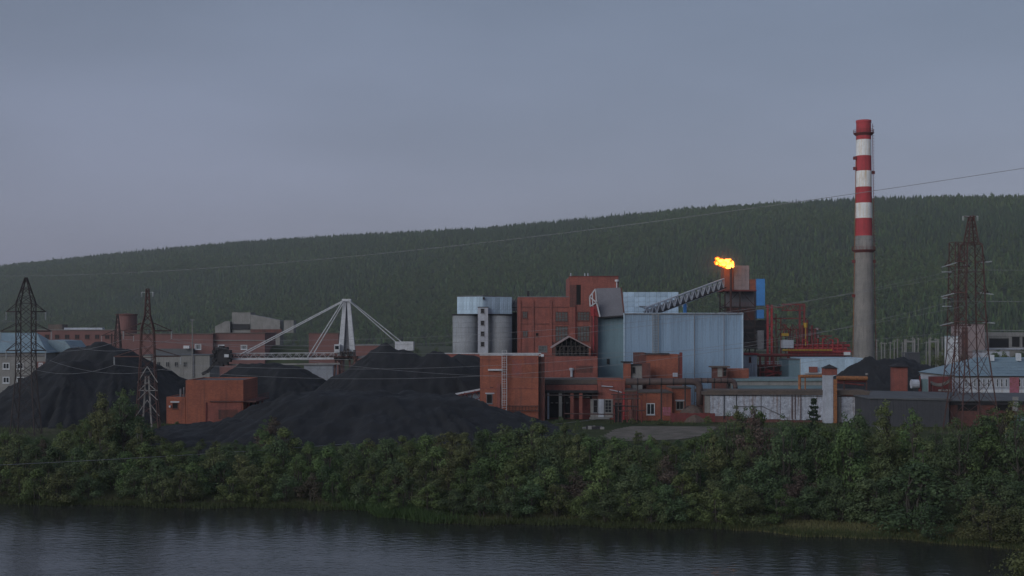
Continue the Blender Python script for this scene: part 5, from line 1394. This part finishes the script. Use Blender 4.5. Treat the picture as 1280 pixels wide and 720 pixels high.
for k in range(12):
    a = 2*math.pi*k/12; p = wc+Vector((math.cos(a)*2.3,0,math.sin(a)*2.3)); q.box(p.x-.5,p.x+.5,D-2.6,D-.6,p.z-.45,p.z+.45)
q2 = [wc+Vector((0,-.6,0)), wc+Vector((0,.6,0))]; q.tube(q2, 2.2, 24); whl = q.build('bucket_wheel', M['dark'], sk)
q = MB(); q.box(wc.x+.9, wc.x+2.1, D-2.9, D-2.25, wc.z-.3, wc.z+.5); q.build('drive', M['steel_white'], whl)
q = MB(); q.bar(wc+Vector((-1.2,0,-1)), P(259,465,D-1.6), .7); q.bar(P(260,464,D-1.6), P(253,467.5,D-1.6), 1.2, .8); q.build('chute', M['dark'], sk)
q = MB(); q.box(PX(494,D), PX(517,D), D-.8, D+3, PZ(438,D), PZ(427,D)); q.build('counterweight', M['steel_white'], sk)
q = MB(); q.bar(P(440,448,D+1), P(516,437,D+1), 1.4, .6); q.build('rear_arm', M['steel_grey'], sk)
cbn = None
q = MB(); q.box(PX(418.5,D), PX(425.3,D), D-1.2, D+1.4, PZ(440.5,D), PZ(430.5,D)); cbn = q.build('cab', M['steel_white'], sk)
q = MB(); q.box(PX(419.6,D), PX(424.2,D), D-1.26, D-1.2, PZ(436.5,D), PZ(432,D)); q.build('cab_window', M['glass'], cbn)
q = MB(); 
for px in (420, 428, 437, 445): q.bar(P(px,447,D+1), (PX(px+(px-433)*.4,D+1),D+1,G), .5)
q.bar(P(418,447,D+1), P(447,447,D+1), 2.5, .8); q.bar(P(420,447,D+1), (PX(446,D+1),D+1,G+3), .25).bar(P(446,447,D+1), (PX(420,D+1),D+1,G+3), .25)
q.build('portal', M['rust'], sk)
q = MB()
for k in range(5): q.box(PX(426+k*4,D), PX(428.5+k*4,D), D-1, D, PZ(445-(k%2)*3,D), PZ(439-(k%3)*1.5,D))
q.build('machinery', M['rust_dark'], sk)
railing(sk, [P(290,446,D-.4), P(420,445.6,D-.4)], h=.9, m='rust_dark', n=30, r=.06)

# ------------------------------------------------------------------ lattice pylons
def pylon(label, px, D, levels, arms, mat, rot=0, leg=.2, br_=.1, ins=True, group='lattice power pylons'):
    """levels: (row, half width in px); arms: (row, half length in px)"""
    s = FOC/D; X = PX(px, D)
    o = thing('lattice_pylon', label, 'pylon', (X, D, G), 0, group)
    lv = [(PZ(py,D), hw/s) for py, hw in levels]
    lv = lv[:-1]+[(min(lv[-1][0], G), lv[-1][1])]
    cs, sn = math.cos(rot), math.sin(rot)
    def pt(cx2, cy2, z): return Vector((X+cx2*cs-cy2*sn, D+cx2*sn+cy2*cs, z))
    cor = ((-1,-1),(1,-1),(1,1),(-1,1))
    for a, b_ in cor:
        q = MB()
        for (z0, w0), (z1, w1) in zip(lv, lv[1:]): q.bar(pt(a*w0,b_*w0,z0), pt(a*w1,b_*w1,z1), leg)
        q.build('leg', M[mat], o)
    q = MB()
    for (z0, w0), (z1, w1) in zip(lv, lv[1:]):
        n = max(1, round((z0-z1)/max(1.3, (w0+w1)*.95)))
        for k in range(n):
            za, zb3 = z0+(z1-z0)*k/n, z0+(z1-z0)*(k+1)/n; wa, wb = w0+(w1-w0)*k/n, w0+(w1-w0)*(k+1)/n
            for i in range(4):
                c0, c1 = cor[i], cor[(i+1)%4]
                q.bar(pt(c0[0]*wa,c0[1]*wa,za), pt(c1[0]*wb,c1[1]*wb,zb3), br_); q.bar(pt(c1[0]*wa,c1[1]*wa,za), pt(c0[0]*wb,c0[1]*wb,zb3), br_)
                if k == 0: q.bar(pt(c0[0]*wa,c0[1]*wa,za), pt(c1[0]*wa,c1[1]*wa,za), br_)
    q.build('bracing', M[mat], o, kind='stuff')
    ends = []
    for py, hl in arms:
        z = PZ(py,D); hw = np.interp(-z, [-v[0] for v in lv], [v[1] for v in lv]); l = hl/s; q = MB()
        for sg in (-1, 1):
            tip = pt(sg*l,0,z)
            for yy in (-1, 1): q.bar(pt(sg*hw,yy*hw,z), tip, .2); q.bar(pt(sg*hw,yy*hw,z+1.5), tip, .1)
            ends.append(tip)
        q.build('crossarm', M[mat], o)
        for sg in (-1, 1) if ins else ():
            tip = pt(sg*l,0,z); i_ = MB()
            for k in range(6): i_.tube([tip+Vector((0,0,-.1-k*.25)), tip+Vector((0,0,-.2-k*.25))], .16, 8)
            i_.tube([tip, tip+Vector((0,0,-1.6))], .05, 5); i_.build('insulator', M['ins'], o)
    return o, ends
pA, eA = pylon('dark slender lattice pylon in front of the grey teal-roofed block', 32.5, 232, [(347,1),(379,9.3),(441,9.3),(470,9.8),(545,15)], [(389.5,24),(414,31),(438,24)], 'rust_dark', R(4), .18, .08)
pB, eB = pylon('pylon with pale lower lattice standing before the broad coal heap', 184.5, 236, [(361,1.5),(394,3.2),(412,7.5),(447,8.5),(480,10),(546,15)], [(413.5,29),(445.5,40)], 'rust', R(10), .18, .08)
q = MB()
for a in (-6, 6): q.bar(P(184+a*.3,470,235), (PX(184+a,235),235,G), .3)
q.build('leg', M['galv'], pB)
q = MB()
for pa, pb_ in (((172,478),(184,458)),((184,458),(197,478)),((172,488),(197,488)),((174,488),(184,478)),((195,488),(184,478)),((172,500),(184,488)),((197,500),(184,488)),((170,520),(184,500)),((199,520),(184,500))):
    q.bar(P(*pa,234.5), P(*pb_,234.5), .14)
q.build('bracing', M['galv'], pB, kind='stuff')
pC, eC = pylon('rusty lattice pylon with cross-shaped top standing in front of the open bay shed', 1214, 240, [(270,2.2),(303,6.5),(306,9.5),(340,11),(402,13),(440,15),(530,25)], [(327,19),(366,22),(402,22)], 'rust', R(6), .2, .075, ins=False)
pD, eD = pylon('dull brown lattice pylon close behind the rusty one by the open bay shed', 1196, 262, [(303,6.5),(318,6.5),(440,8.5),(500,16)], [(333,18),(372,18),(407,20)], 'rust', R(14), .18, .07, ins=False)
pE, eE = pylon('small far portal pylon rising over the flat-topped coal heap', 147, 330, [(393,.8),(419,3),(444,4.5),(470,6)], [(419.5,20)], 'rust_dark', 0, .15, .08)
for px in (139.5, 150.5):
    q = MB(); q.bar((PX(px,330),330,G), P(px,417,330), .3); q.build('leg', M['rust_dark'], pE)
q = MB()
for px, sg in ((1204,-1),(1220,1)): q.bar(P(px,270.5,240), P(1213,271.5,240), .14)
q.build('top_bar', M['rust'], pC)
# long white strain insulators on the eastern pair
for i, (px, py, dx, dy, D7) in enumerate(((1197,328,-20,6,240),(1225,328,15,-1,240),(1196,366,-20,5,240),(1224,366,18,2,240),(1192,403,-17,4,240),(1228,403,16,1,240),(1190,340,-13,0,262),(1190,372,-12,1,262),(1204,331.5,6,-1,262),(1190,383,-12,0,262))):
    q = MB(); a, b_ = P(px,py,D7), P(px+dx,py+dy,D7-2); q.tube([a, b_], .07, 5)
    for k in range(9):
        c = a.lerp(b_, .12+.8*k/8); d = (b_-a).normalized()*.05; q.tube([c-d, c+d], .14, 7)
    q.build('insulator', M['ins'], pC if D7 == 240 else pD)
for o, py, D7, cxp, dx in ((pB,366,236,184.5,7),(pC,271,240,1213,9)):
    for sg in (-1, 1):
        q = MB(); a = P(cxp+sg*dx,py-.5,D7)
        for k in range(4): q.tube([a+Vector((0,0,-k*.22)), a+Vector((0,0,-k*.22-.1))], .2, 7)
        q.bar(P(cxp,py-.5,D7), a+Vector((0,0,.05)), .1); q.build('insulator', M['ins'], o)

# ------------------------------------------------------------------ overhead cables
def cable(label, a, b_, sag, r=.035, group='overhead cables'):
    a, b_ = Vector(a), Vector(b_); o = MB()
    pts = []
    for k in range(41):
        u = k/40; p = a.lerp(b_, u); p.z -= sag*4*u*(1-u); pts.append(p)
    o.tube(pts, r, 5)
    base = o.build('cable', M['wire'])
    return tag(base, label, 'cable', group)
cable('single long cable sweeping up across the whole hillside past the striped chimney', P(-60,344.5,420), P(1345,200,185), 5.2, .045)
cable('lowest cable crossing in front of the riverside thicket to the brick link building', P(-60,584,165), P(786,519,266), 1.2, .04)
HT = ('top', 'middle', 'lower')
for i in range(6):
    a = eB[i % 4]; b_ = (eC if i < 4 else eD)[i % 6]
    cable('%s cable from the pale-legged pylon to %s' % (('high','second high','low','second low','thin','sagging')[i], 'the rusty pylon by the open bay shed' if i < 4 else 'the dull brown pylon'), a+Vector((0,0,-1.6)), b_+Vector((0,0,-1.6)), (6.2,4.4,7.6,5.2,3.6,8.4)[i], .028, 'cables between the pylons')
for i in range(4):
    cable('%s cable strung between the dark slender pylon and the pale-legged pylon' % ('uppermost','second','third','lowest')[i], eA[i+2]+Vector((0,0,-1.6)), eB[i]+Vector((0,0,-1.6)), 2.2, .03, 'cables over the broad coal heap')
for i in range(4):
    e_ = eA[i]; cable('cable leaving the %s crossarm of the dark slender pylon on its %s side' % (HT[i//2], ('far','near')[i % 2]), e_+Vector((0,0,-1.6)), e_+Vector((-90,12,2)), 2.0, .03, 'cables leaving the slender pylon')
for i in range(6):
    e_ = eC[i]; cable('cable leaving the %s crossarm of the rusty pylon on its %s side' % (HT[i//2], ('far','near')[i % 2]), e_+Vector((0,0,-1.6)), e_+Vector((120,-10,6)), 2.5, .03, 'cables leaving the rusty pylon')
# ------------------------------------------------------------------ riverside thicket: individual shrubs and trees
def crown_mesh(name, clumps, per, size, m, seed, up=0.35, flat=0.8, inner=0.25):
    q = np.random.default_rng(seed)
    V, T = [], []
    for (x, y, z, r) in clumps:
        n = max(12, int(per*r*r))
        d = q.normal(size=(n, 3)); d /= np.linalg.norm(d, axis=1, keepdims=True)
        rr = r*(1-inner*q.random((n, 1))**1.5)*(1+0.22*q.normal(size=(n, 1)).clip(-1.5, 1.8))
        c = np.array([x, y, z]) + d*rr*np.array([1, 1, flat])
        nr = d*1.0 + q.normal(size=(n, 3))*0.36 + np.array([0, 0, up]); nr /= np.linalg.norm(nr, axis=1, keepdims=True)
        a = np.cross(nr, q.normal(size=(n, 3))); a /= np.linalg.norm(a, axis=1, keepdims=True); b_ = np.cross(nr, a)
        s = size*q.uniform(.55, 1.25, (n, 1))
        V.append(np.stack([c+a*s, c+b_*s*.55, c-a*s, c-b_*s*.55], 1).reshape(-1, 3))
        T.append(np.clip(q.normal(.42, .16) + q.normal(0, .16, n), 0, 1))
    V = np.concatenate(V); T = np.concatenate(T)
    return np_mesh(name, V, np.arange(len(V)).reshape(-1, 4), m, attr=T)

def bush_clumps(seed, h, w, n, base=0.08, top=0.5):
    rr = random.Random(seed); out = []
    for i in range(n):
        u = rr.random(); z = h*(base + (1-base)*u*0.86)
        prof = math.sin(math.pi*min(1, 0.22+0.78*u))**0.7*(1-0.35*u)
        a = rr.random()*6.283; rad_ = w*prof*rr.uniform(.3, .95)
        r = rr.uniform(.2, .36)*w*(1-.35*u)
        out.append((math.cos(a)*rad_, math.sin(a)*rad_, max(z, r*.5), r))
    out.append((rr.uniform(-.2,.2)*w, rr.uniform(-.2,.2)*w, h-.14*w, .15*w))
    return out

def stems(clumps, h, stems_n, r0, seed, lean=.5, m='bark'):
    rr = random.Random(seed); q = MB()
    trunks = []
    for k in range(stems_n):
        a = rr.random()*6.283; b0 = Vector((math.cos(a)*.25*(stems_n > 1), math.sin(a)*.25*(stems_n > 1), -.4))
        tp_ = Vector((math.cos(a)*lean*h*.25, math.sin(a)*lean*h*.25, h*.82))
        mid = b0.lerp(tp_, .5)+Vector((rr.uniform(-.2,.2), rr.uniform(-.2,.2), 0))
        q.tube([b0, mid, tp_], [r0, r0*.65, r0*.2], 6); trunks.append((b0, mid, tp_))
    for c in clumps:
        tr_ = rr.choice(trunks); u = min(.85, max(.15, (c[2]-.6)/h)); p = tr_[0].lerp(tr_[1], u*2) if u < .5 else tr_[1].lerp(tr_[2], u*2-1)
        q.tube([p, Vector(c[:3])], [r0*.4, r0*.12], 4)
    return q

VAR = {}
def variant(kind, h, w, clumps, per, size, fol, stems_n, r0, seed, barkm='bark', **kw):
    cm_ = crown_mesh('crown', clumps, per, size, M[fol], seed, **kw)
    s = stems(clumps, h, stems_n, r0, seed, m=barkm)
    tm = bpy.data.meshes.new('trunk'); tm.from_pydata(s.v, [], s.f); tm.materials.append(M[barkm]); tm.update()
    VAR.setdefault(kind, []).append((h, w, cm_, tm))
sd = 100
for fol, cnt in (('fol_green', 3), ('fol_olive', 3), ('fol_dark', 3), ('fol_light', 2), ('fol_brown', 1)):
    for k in range(cnt):
        sd += 1; h, w_ = 5.0, 2.6+.3*k
        kind_ = {'fol_green':'green','fol_olive':'olive','fol_dark':'dark','fol_light':'light','fol_brown':'brown'}[fol]
        variant('shrub_'+kind_, h, w_, bush_clumps(sd, h, w_, 20+2*k), 270, .128, fol, 4, .10, sd)
for fol, kind_, cnt in (('fol_green','green',2), ('fol_dark','dark',2), ('fol_olive','olive',1)):
    for k in range(cnt):
        sd += 1; h, w_ = 9.0, 2.9+.3*k
        variant('tree_'+kind_, h, w_, bush_clumps(sd, h, w_, 34, base=.12), 215, .145, fol, 1+k, .17, sd)
for k in range(2):
    sd += 1; h, w_ = 9.5, 2.0
    variant('birch', h, w_, bush_clumps(sd, h, w_, 26, base=.3), 120, .2, ('fol_green', 'fol_olive')[k], 1, .13, sd, 'birch_bark')
# bare-topped shrub of grey-brown twigs
# small pine: whorls of drooping needle sprays on a straight stem
def pine_variant():
    rr = random.Random(77); V, T = [], []
    h = 9.0
    for i in range(11):
        z = h*(.16+.82*i/11)+rr.uniform(-.15,.15); L_ = (2.5*(1-i/11.5)+.3)*rr.uniform(.8,1.15); n = 9
        for k in range(n):
            a = 6.283*(k+rr.random()*.8)/n; d = Vector((math.cos(a), math.sin(a), rr.uniform(-.1,.45))); side = Vector((-math.sin(a), math.cos(a), 0))
            ln = L_*rr.uniform(.7, 1.1)
            for j in range(7):
                p = d*(ln*(.2+.8*j/6)) + Vector((0, 0, z+.1*math.sin(j)))
                for sg in (-1, 1):
                    o = side*sg*rr.uniform(.2, .5)*(1-.5*j/7)+d*.25+Vector((0, 0, rr.uniform(-.05, .25)))
                    pw = d.cross(o).normalized()*.17
                    V += [p, p+o*.5+pw, p+o, p+o*.5-pw]; T.append(rr.uniform(.1, .8))
    me_ = np_mesh('crown', np.array([tuple(v) for v in V]), np.arange(len(V)).reshape(-1, 4), M['fol_pine'], attr=T)
    q = MB(); q.tube([(0,0,-.4),(0,0,h*.5),(0,0,h)], [.16,.1,.03], 7)
    tm = bpy.data.meshes.new('trunk'); tm.from_pydata(q.v, [], q.f); tm.materials.append(M['bark']); tm.update()
    VAR['pine'] = [(h, 2.4, me_, tm)]
pine_variant()

NAME = {'shrub':'willow_shrub','tree':'broadleaf_tree','birch':'birch_tree','pine':'pine_tree'}
def plant(kind, X, Y, h, label, group, k=None, wide=1.0, z=None):
    H0, W0, cm_, tm = VAR[kind][(k if k is not None else random.randrange(len(VAR[kind]))) % len(VAR[kind])]
    s = h/H0
    o = bpy.data.objects.new(NAME[kind.split('_')[0]], None); C.objects.link(o)
    o.location = (X, Y, gzf(X, Y) if z is None else z); o.rotation_euler = (0, 0, random.uniform(0, 6.28))
    ws = (min(max(s, .85), 1.35) if h > 3 else max(.35, s*1.1))*wide*random.uniform(1.05, 1.3)
    o.scale = (ws if kind.startswith('shrub') else s*wide, ws if kind.startswith('shrub') else s*wide, s)
    link('crown', cm_, o); link('trunk', tm, o)
    o["label"], o["category"], o["group"] = label, ('tree' if kind.split('_')[0] != 'shrub' else 'shrub'), group
    return o

# height of the thicket's upper outline along the bank, as (row of the outline) per bearing
TOPX = [-60,0,60,95,118,135,160,176,200,240,310,325,345,368,400,470,540,600,650,690,705,745,790,805,835,880,905,930,960,1000,1030,1060,1090,1125,1160,1180,1225,1250,1280,1350]
TOPY = [538,541,543,534,505,492,490,522,545,552,556,530,520,548,554,549,543,538,531,526,526,546,549,547,552,544,517,509,515,527,529,518,510,506,517,528,521,512,510,506]
TONES = [('green',.36),('olive',.22),('dark',.30),('light',.08),('brown',.04)]
DESC = {'green':'mid green','olive':'olive green','dark':'dark green','light':'light green','brown':'brownish'}
def zone_of(px):
    if px < 60: return 'below the dark slender pylon'
    if px < 175: return 'below the broad coal heap'
    if px < 330: return 'below the orange crusher house'
    if px < 480: return 'below the largest coal heap'
    if px < 600: return 'beyond the bright grass tongue'
    if px < 730: return 'below the orange transfer house'
    if px < 890: return 'below the gravel yard'
    if px < 1050: return 'below the whitewashed shed'
    if px < 1180: return 'below the dark grey shed'
    return 'below the open bay shed'
rows = [(3.4,'at the waterline',3.6,5.0,3.3), (8,'near the waterline',4.0,6.0,3.6), (14,'halfway up the bank',4.5,6.5,4.0), (21,'on the upper bank',4.5,8.5,4.1), (29,'on the bank top',4.5,9.5,3.8), (38,'on the bank top',4.5,10,3.3)]
rt_ = random.Random(21); random.seed(21)
n_pl = 0
for ri, (off, rdesc, hmin, hmax, step) in enumerate(rows):
    X = -100.0
    while X < 86:
        X += step*rt_.uniform(.75, 1.2)
        o_ = off+rt_.uniform(-1.5, 1.5)
        Y = float(edge(X))+max(2.2, o_)
        px = 640+FOC*X/Y
        if px < -30 or px > 1315: continue
        if 960 < px < 1235 and ri == 0:
            if px < 1125 or px > 1165: continue          # open sedge shore
        if 960 < px < 1235 and ri == 1 and rt_.random() < .5: Y += 2.5
        if 120 < px < 330 and ri == 0 and rt_.random() < .45: continue
        zb4 = gzf(X, Y)
        cap_ = PZ(np.interp(px, TOPX, TOPY), Y)-zb4
        h = min(rt_.uniform(hmin, hmax), cap_*rt_.uniform(.86, 1.03))
        if ri >= 3 and cap_ > 3: h = cap_*(rt_.uniform(.9, 1.12) if ri > 3 else rt_.uniform(.6, 1.05))
        if cap_ < .6: continue
        h = max(h, 1.7)
        u = rt_.random(); tone = 'green'
        for tn, p in TONES:
            if u < p: tone = tn; break
            u -= p
        if px < 330 and tone == 'light' : tone = 'olive'
        if 960 < px and rt_.random() < .35: tone = 'dark'
        zn = zone_of(px)
        tall = h > 6.6 and tone in ('green', 'dark', 'olive')
        if tall:
            kind_ = 'tree_'+tone; lab = '%s leafy tree %s, %s' % (DESC[tone], rdesc, zn); gp = 'trees of the riverside thicket'
        else:
            kind_ = 'shrub_'+tone; lab = '%s willow shrub %s, %s' % (DESC[tone], rdesc, zn); gp = 'shrubs of the riverside thicket'
        plant(kind_, X, Y, h, lab, gp); n_pl += 1
# single trees one can tell apart
def at(px, D): return PX(px, D), D
def single(kind, px, pyt, D, label, k=0, wide=1.0):
    X, Y = at(px, D); plant(kind, X, Y, PZ(pyt, D)-gzf(X, Y), label, 'trees standing out of the thicket', k, wide)
single('tree_olive', 128, 491, 212, 'tall olive tree hiding the foot of the broad coal heap', 0, 1.15)
single('tree_dark', 152, 488, 210, 'tall dark tree beside the pale-legged pylon', 0, .95)
single('birch', 171, 528, 196, 'bare-stemmed birch leaning below the pale-legged pylon', 1, .8)
single('tree_green', 340, 519, 222, 'round green tree standing alone before the largest coal heap', 0, 1.1)
single('pine', 1017, 494, 205, 'small thin pine in front of the whitewashed wall', 0, .6)
single('tree_dark', 928, 508, 206, 'dark bushy tree hiding the pipe-bend end of the whitewashed wall', 1, 1.2)
single('birch', 1098, 513, 184, 'slim birch with pale trunk below the dark grey shed', 0, 1.0)
single('birch', 1130, 517, 188, 'slender pale birch below the pylon end of the dark shed', 0, .85)
single('birch', 1259, 517, 174, 'tall birch with long white trunk below the open bay shed', 1, 1.1)
single('shrub_light', 1025, 526, 200, 'yellow-green bush at the foot of the small pine', 0, 1.0)
single('shrub_brown', 497, 592, 176, 'reddish-brown bush with dying leaves above the grass tongue', 0, 1.25)
single('shrub_brown', 688, 600, 170, 'dull brown bush amid green willows below the transfer house', 0, 1.0)
single('shrub_dark', 1140, 575, 152.5, 'large rounded willow overhanging the sedge shore', 1, 1.5)
for i, (px, pyt, D_, lab) in enumerate(((885,519,258,'scrubby bush by the red sheet fence'),(825,528,256,'low bush below the graffiti wall'),(700,520,254,'bush at the corner of the columned porch'),(722,527,252,'weedy bush in front of the columned porch'),(790,525,257,'low bush beside the brick link building'),
        (222,528,250,'pale grassy bush at the foot of the orange annex'),(75,530,246,'bush at the foot of the dark slender pylon'),(92,532,243,'second bush at the foot of the broad coal heap'),(768,545,212,'bush at the foot of the gravel ramp'),(797,538,212,'upright bush in the middle of the gravel yard edge'),(815,546,210,'low bush hiding the near edge of the gravel yard'),(848,549,209,'spreading bush at the near edge of the gravel yard'),(880,544,211,'round bush at the outer corner of the gravel yard'),(1195,521,244,'bush at the feet of the eastern pylons'),(1252,516,242,'bush in front of the outer black bay'))):
    X, Y = at(px, D_); plant('shrub_'+('green','olive','dark')[i % 3], X, Y, max(1.2, PZ(pyt,D_)-gzf(X,Y)), lab, 'bushes in the plant yard', i)
# young trees on the plant plain, below the hill
for i, (px, pyt, D_, kd) in enumerate(((22,420,600,'dark'),(75,428,700,'green'),(372,426,560,'olive'),(520,430,700,'dark'),(545,432,800,'green'),(1010,425,640,'dark'),(1030,421,600,'green'),(1048,424,680,'olive'),(1150,432,640,'dark'),(1165,428,600,'green'),(1180,433,520,'olive'),(1205,437,460,'brown'),(1244,436,430,'dark'),(1256,439,420,'green'),(1276,435,420,'dark'),(1122,430,700,'green'),(1108,428,720,'dark'))):
    X, Y = at(px, D_)
    lab = '%s far tree on the plain %s' % (DESC[kd], 'under the stacker stays' if px < 430 else 'between stacker and silos' if px < 600 else 'between red gantry and striped chimney' if px < 1060 else 'among the switchyard posts' if px < 1190 else 'behind the blue roof')
    plant(('tree_'+kd) if kd != 'brown' else 'shrub_brown', X, Y, PZ(pyt,D_)-G, lab, 'trees on the plain', i, 1.3, z=G)
# near-bank tree whose crown reaches into the lower corner
sd += 1
variant('near', 7.6, 2.6, bush_clumps(sd, 7.6, 2.6, 46, base=.2), 260, .085, 'fol_olive', 2, .12, sd)
NAME['near'] = 'broadleaf_tree'
X, Y = PX(1300, 60), 60.0
nt = plant('near', X, Y, 8.3, 'olive tree on the near bank reaching into the lower corner of the view', 'near bank trees', 0, 1.0)

# grass along the shore and on the bank
def grass_mesh(name, n, sampler, hmin, hmax, m, seed):
    q = np.random.default_rng(seed); P_ = sampler(q, n); n = len(P_)
    a = q.uniform(0, 6.283, n); w_ = q.uniform(.03, .07, n); h = q.uniform(hmin, hmax, n)
    lean = q.normal(0, .25, (n, 2))*h[:, None]
    dx = np.stack([np.cos(a)*w_, np.sin(a)*w_, np.zeros(n)], 1)
    tip = P_ + np.stack([lean[:, 0], lean[:, 1], h], 1)
    V = np.stack([P_-dx, P_+dx, tip], 1).reshape(-1, 3)
    return np_mesh(name, V, np.arange(3*n).reshape(-1, 3), m, attr=np.clip(q.normal(.5, .22, n), 0, 1))
def shore(q, n):
    X = q.uniform(-82, 66, n); d = np.abs(q.normal(0, 1.8, n)) + .1
    Y = edge(X)+d; return np.stack([X, Y, gz(X, Y)-.05], 1)
gs_ = link('shore_grass', grass_mesh('shore_grass', 26000, shore, .25, .75, M['grass'], 1)); gs_['kind'] = 'stuff'
def tongue(q, n):
    X = q.normal(-15.5, 3.4, n); d = np.abs(q.normal(0, 2.6, n))+.1; Y = edge(X)+d
    return np.stack([X, Y, gz(X, Y)-.05], 1)
M['grass_bright'] = foliage('bright_grass', (0.055,0.08,0.03), (0.105,0.145,0.05), rnd=.1)
gt = link('bright_grass', grass_mesh('bright_grass', 9000, tongue, .5, 1.4, M['grass_bright'], 2)); gt['kind'] = 'stuff'
def sedge_s(q, n):
    X = q.uniform(27, 60, n); d = q.uniform(.0, 9.5, n); Y = edge(X)+d
    return np.stack([X, Y, gz(X, Y)-.05], 1)
M['sedge'] = foliage('sedge', (0.10,0.09,0.045), (0.20,0.18,0.09), rnd=.1)
sg_ = link('sedge', grass_mesh('sedge', 18000, sedge_s, .15, .45, M['sedge'], 3)); sg_['kind'] = 'stuff'
def yard(q, n):
    X = q.uniform(-110, 95, n); Y = q.uniform(205, 262, n)
    k = np.sin(X*.23)+np.sin(Y*.31+X*.1)+q.normal(0, .6, n) > .2
    X, Y = X[k], Y[k]; px = 640+FOC*X/Y
    k = (px < 215) | (px > 672) & ~((px > 735) & (px < 900) & (Y < 256)); X, Y = X[k], Y[k]
    return np.stack([X, Y, gz(X, Y)-.05], 1)
yg = link('yard_weeds', grass_mesh('yard_weeds', 40000, yard, .3, 1.0, M['grass'], 4)); yg['kind'] = 'stuff'

# where several bank plants fit one description, say which of them by their order along the bank
same = {}
for o in list(C.objects):
    if o.parent is None and "category" in o and o.get("category") in ("tree", "shrub"):
        same.setdefault(o["label"], []).append(o)
ORD = ['leftmost', 'second from left:', 'third from left:', 'fourth from left:', 'fifth from left:', 'sixth from left:', 'seventh from left:', 'eighth from left:']
for lab, os_ in same.items():
    n = len(os_)
    if n < 2: continue
    os_.sort(key=lambda o: o.location.x/o.location.y)
    for i, o in enumerate(os_):
        pre = ('left', 'right')[i] if n == 2 else ('left', 'middle', 'right')[i] if n == 3 else ('rightmost' if i == n-1 else ORD[min(i, 7)])
        o["label"] = pre+' '+lab
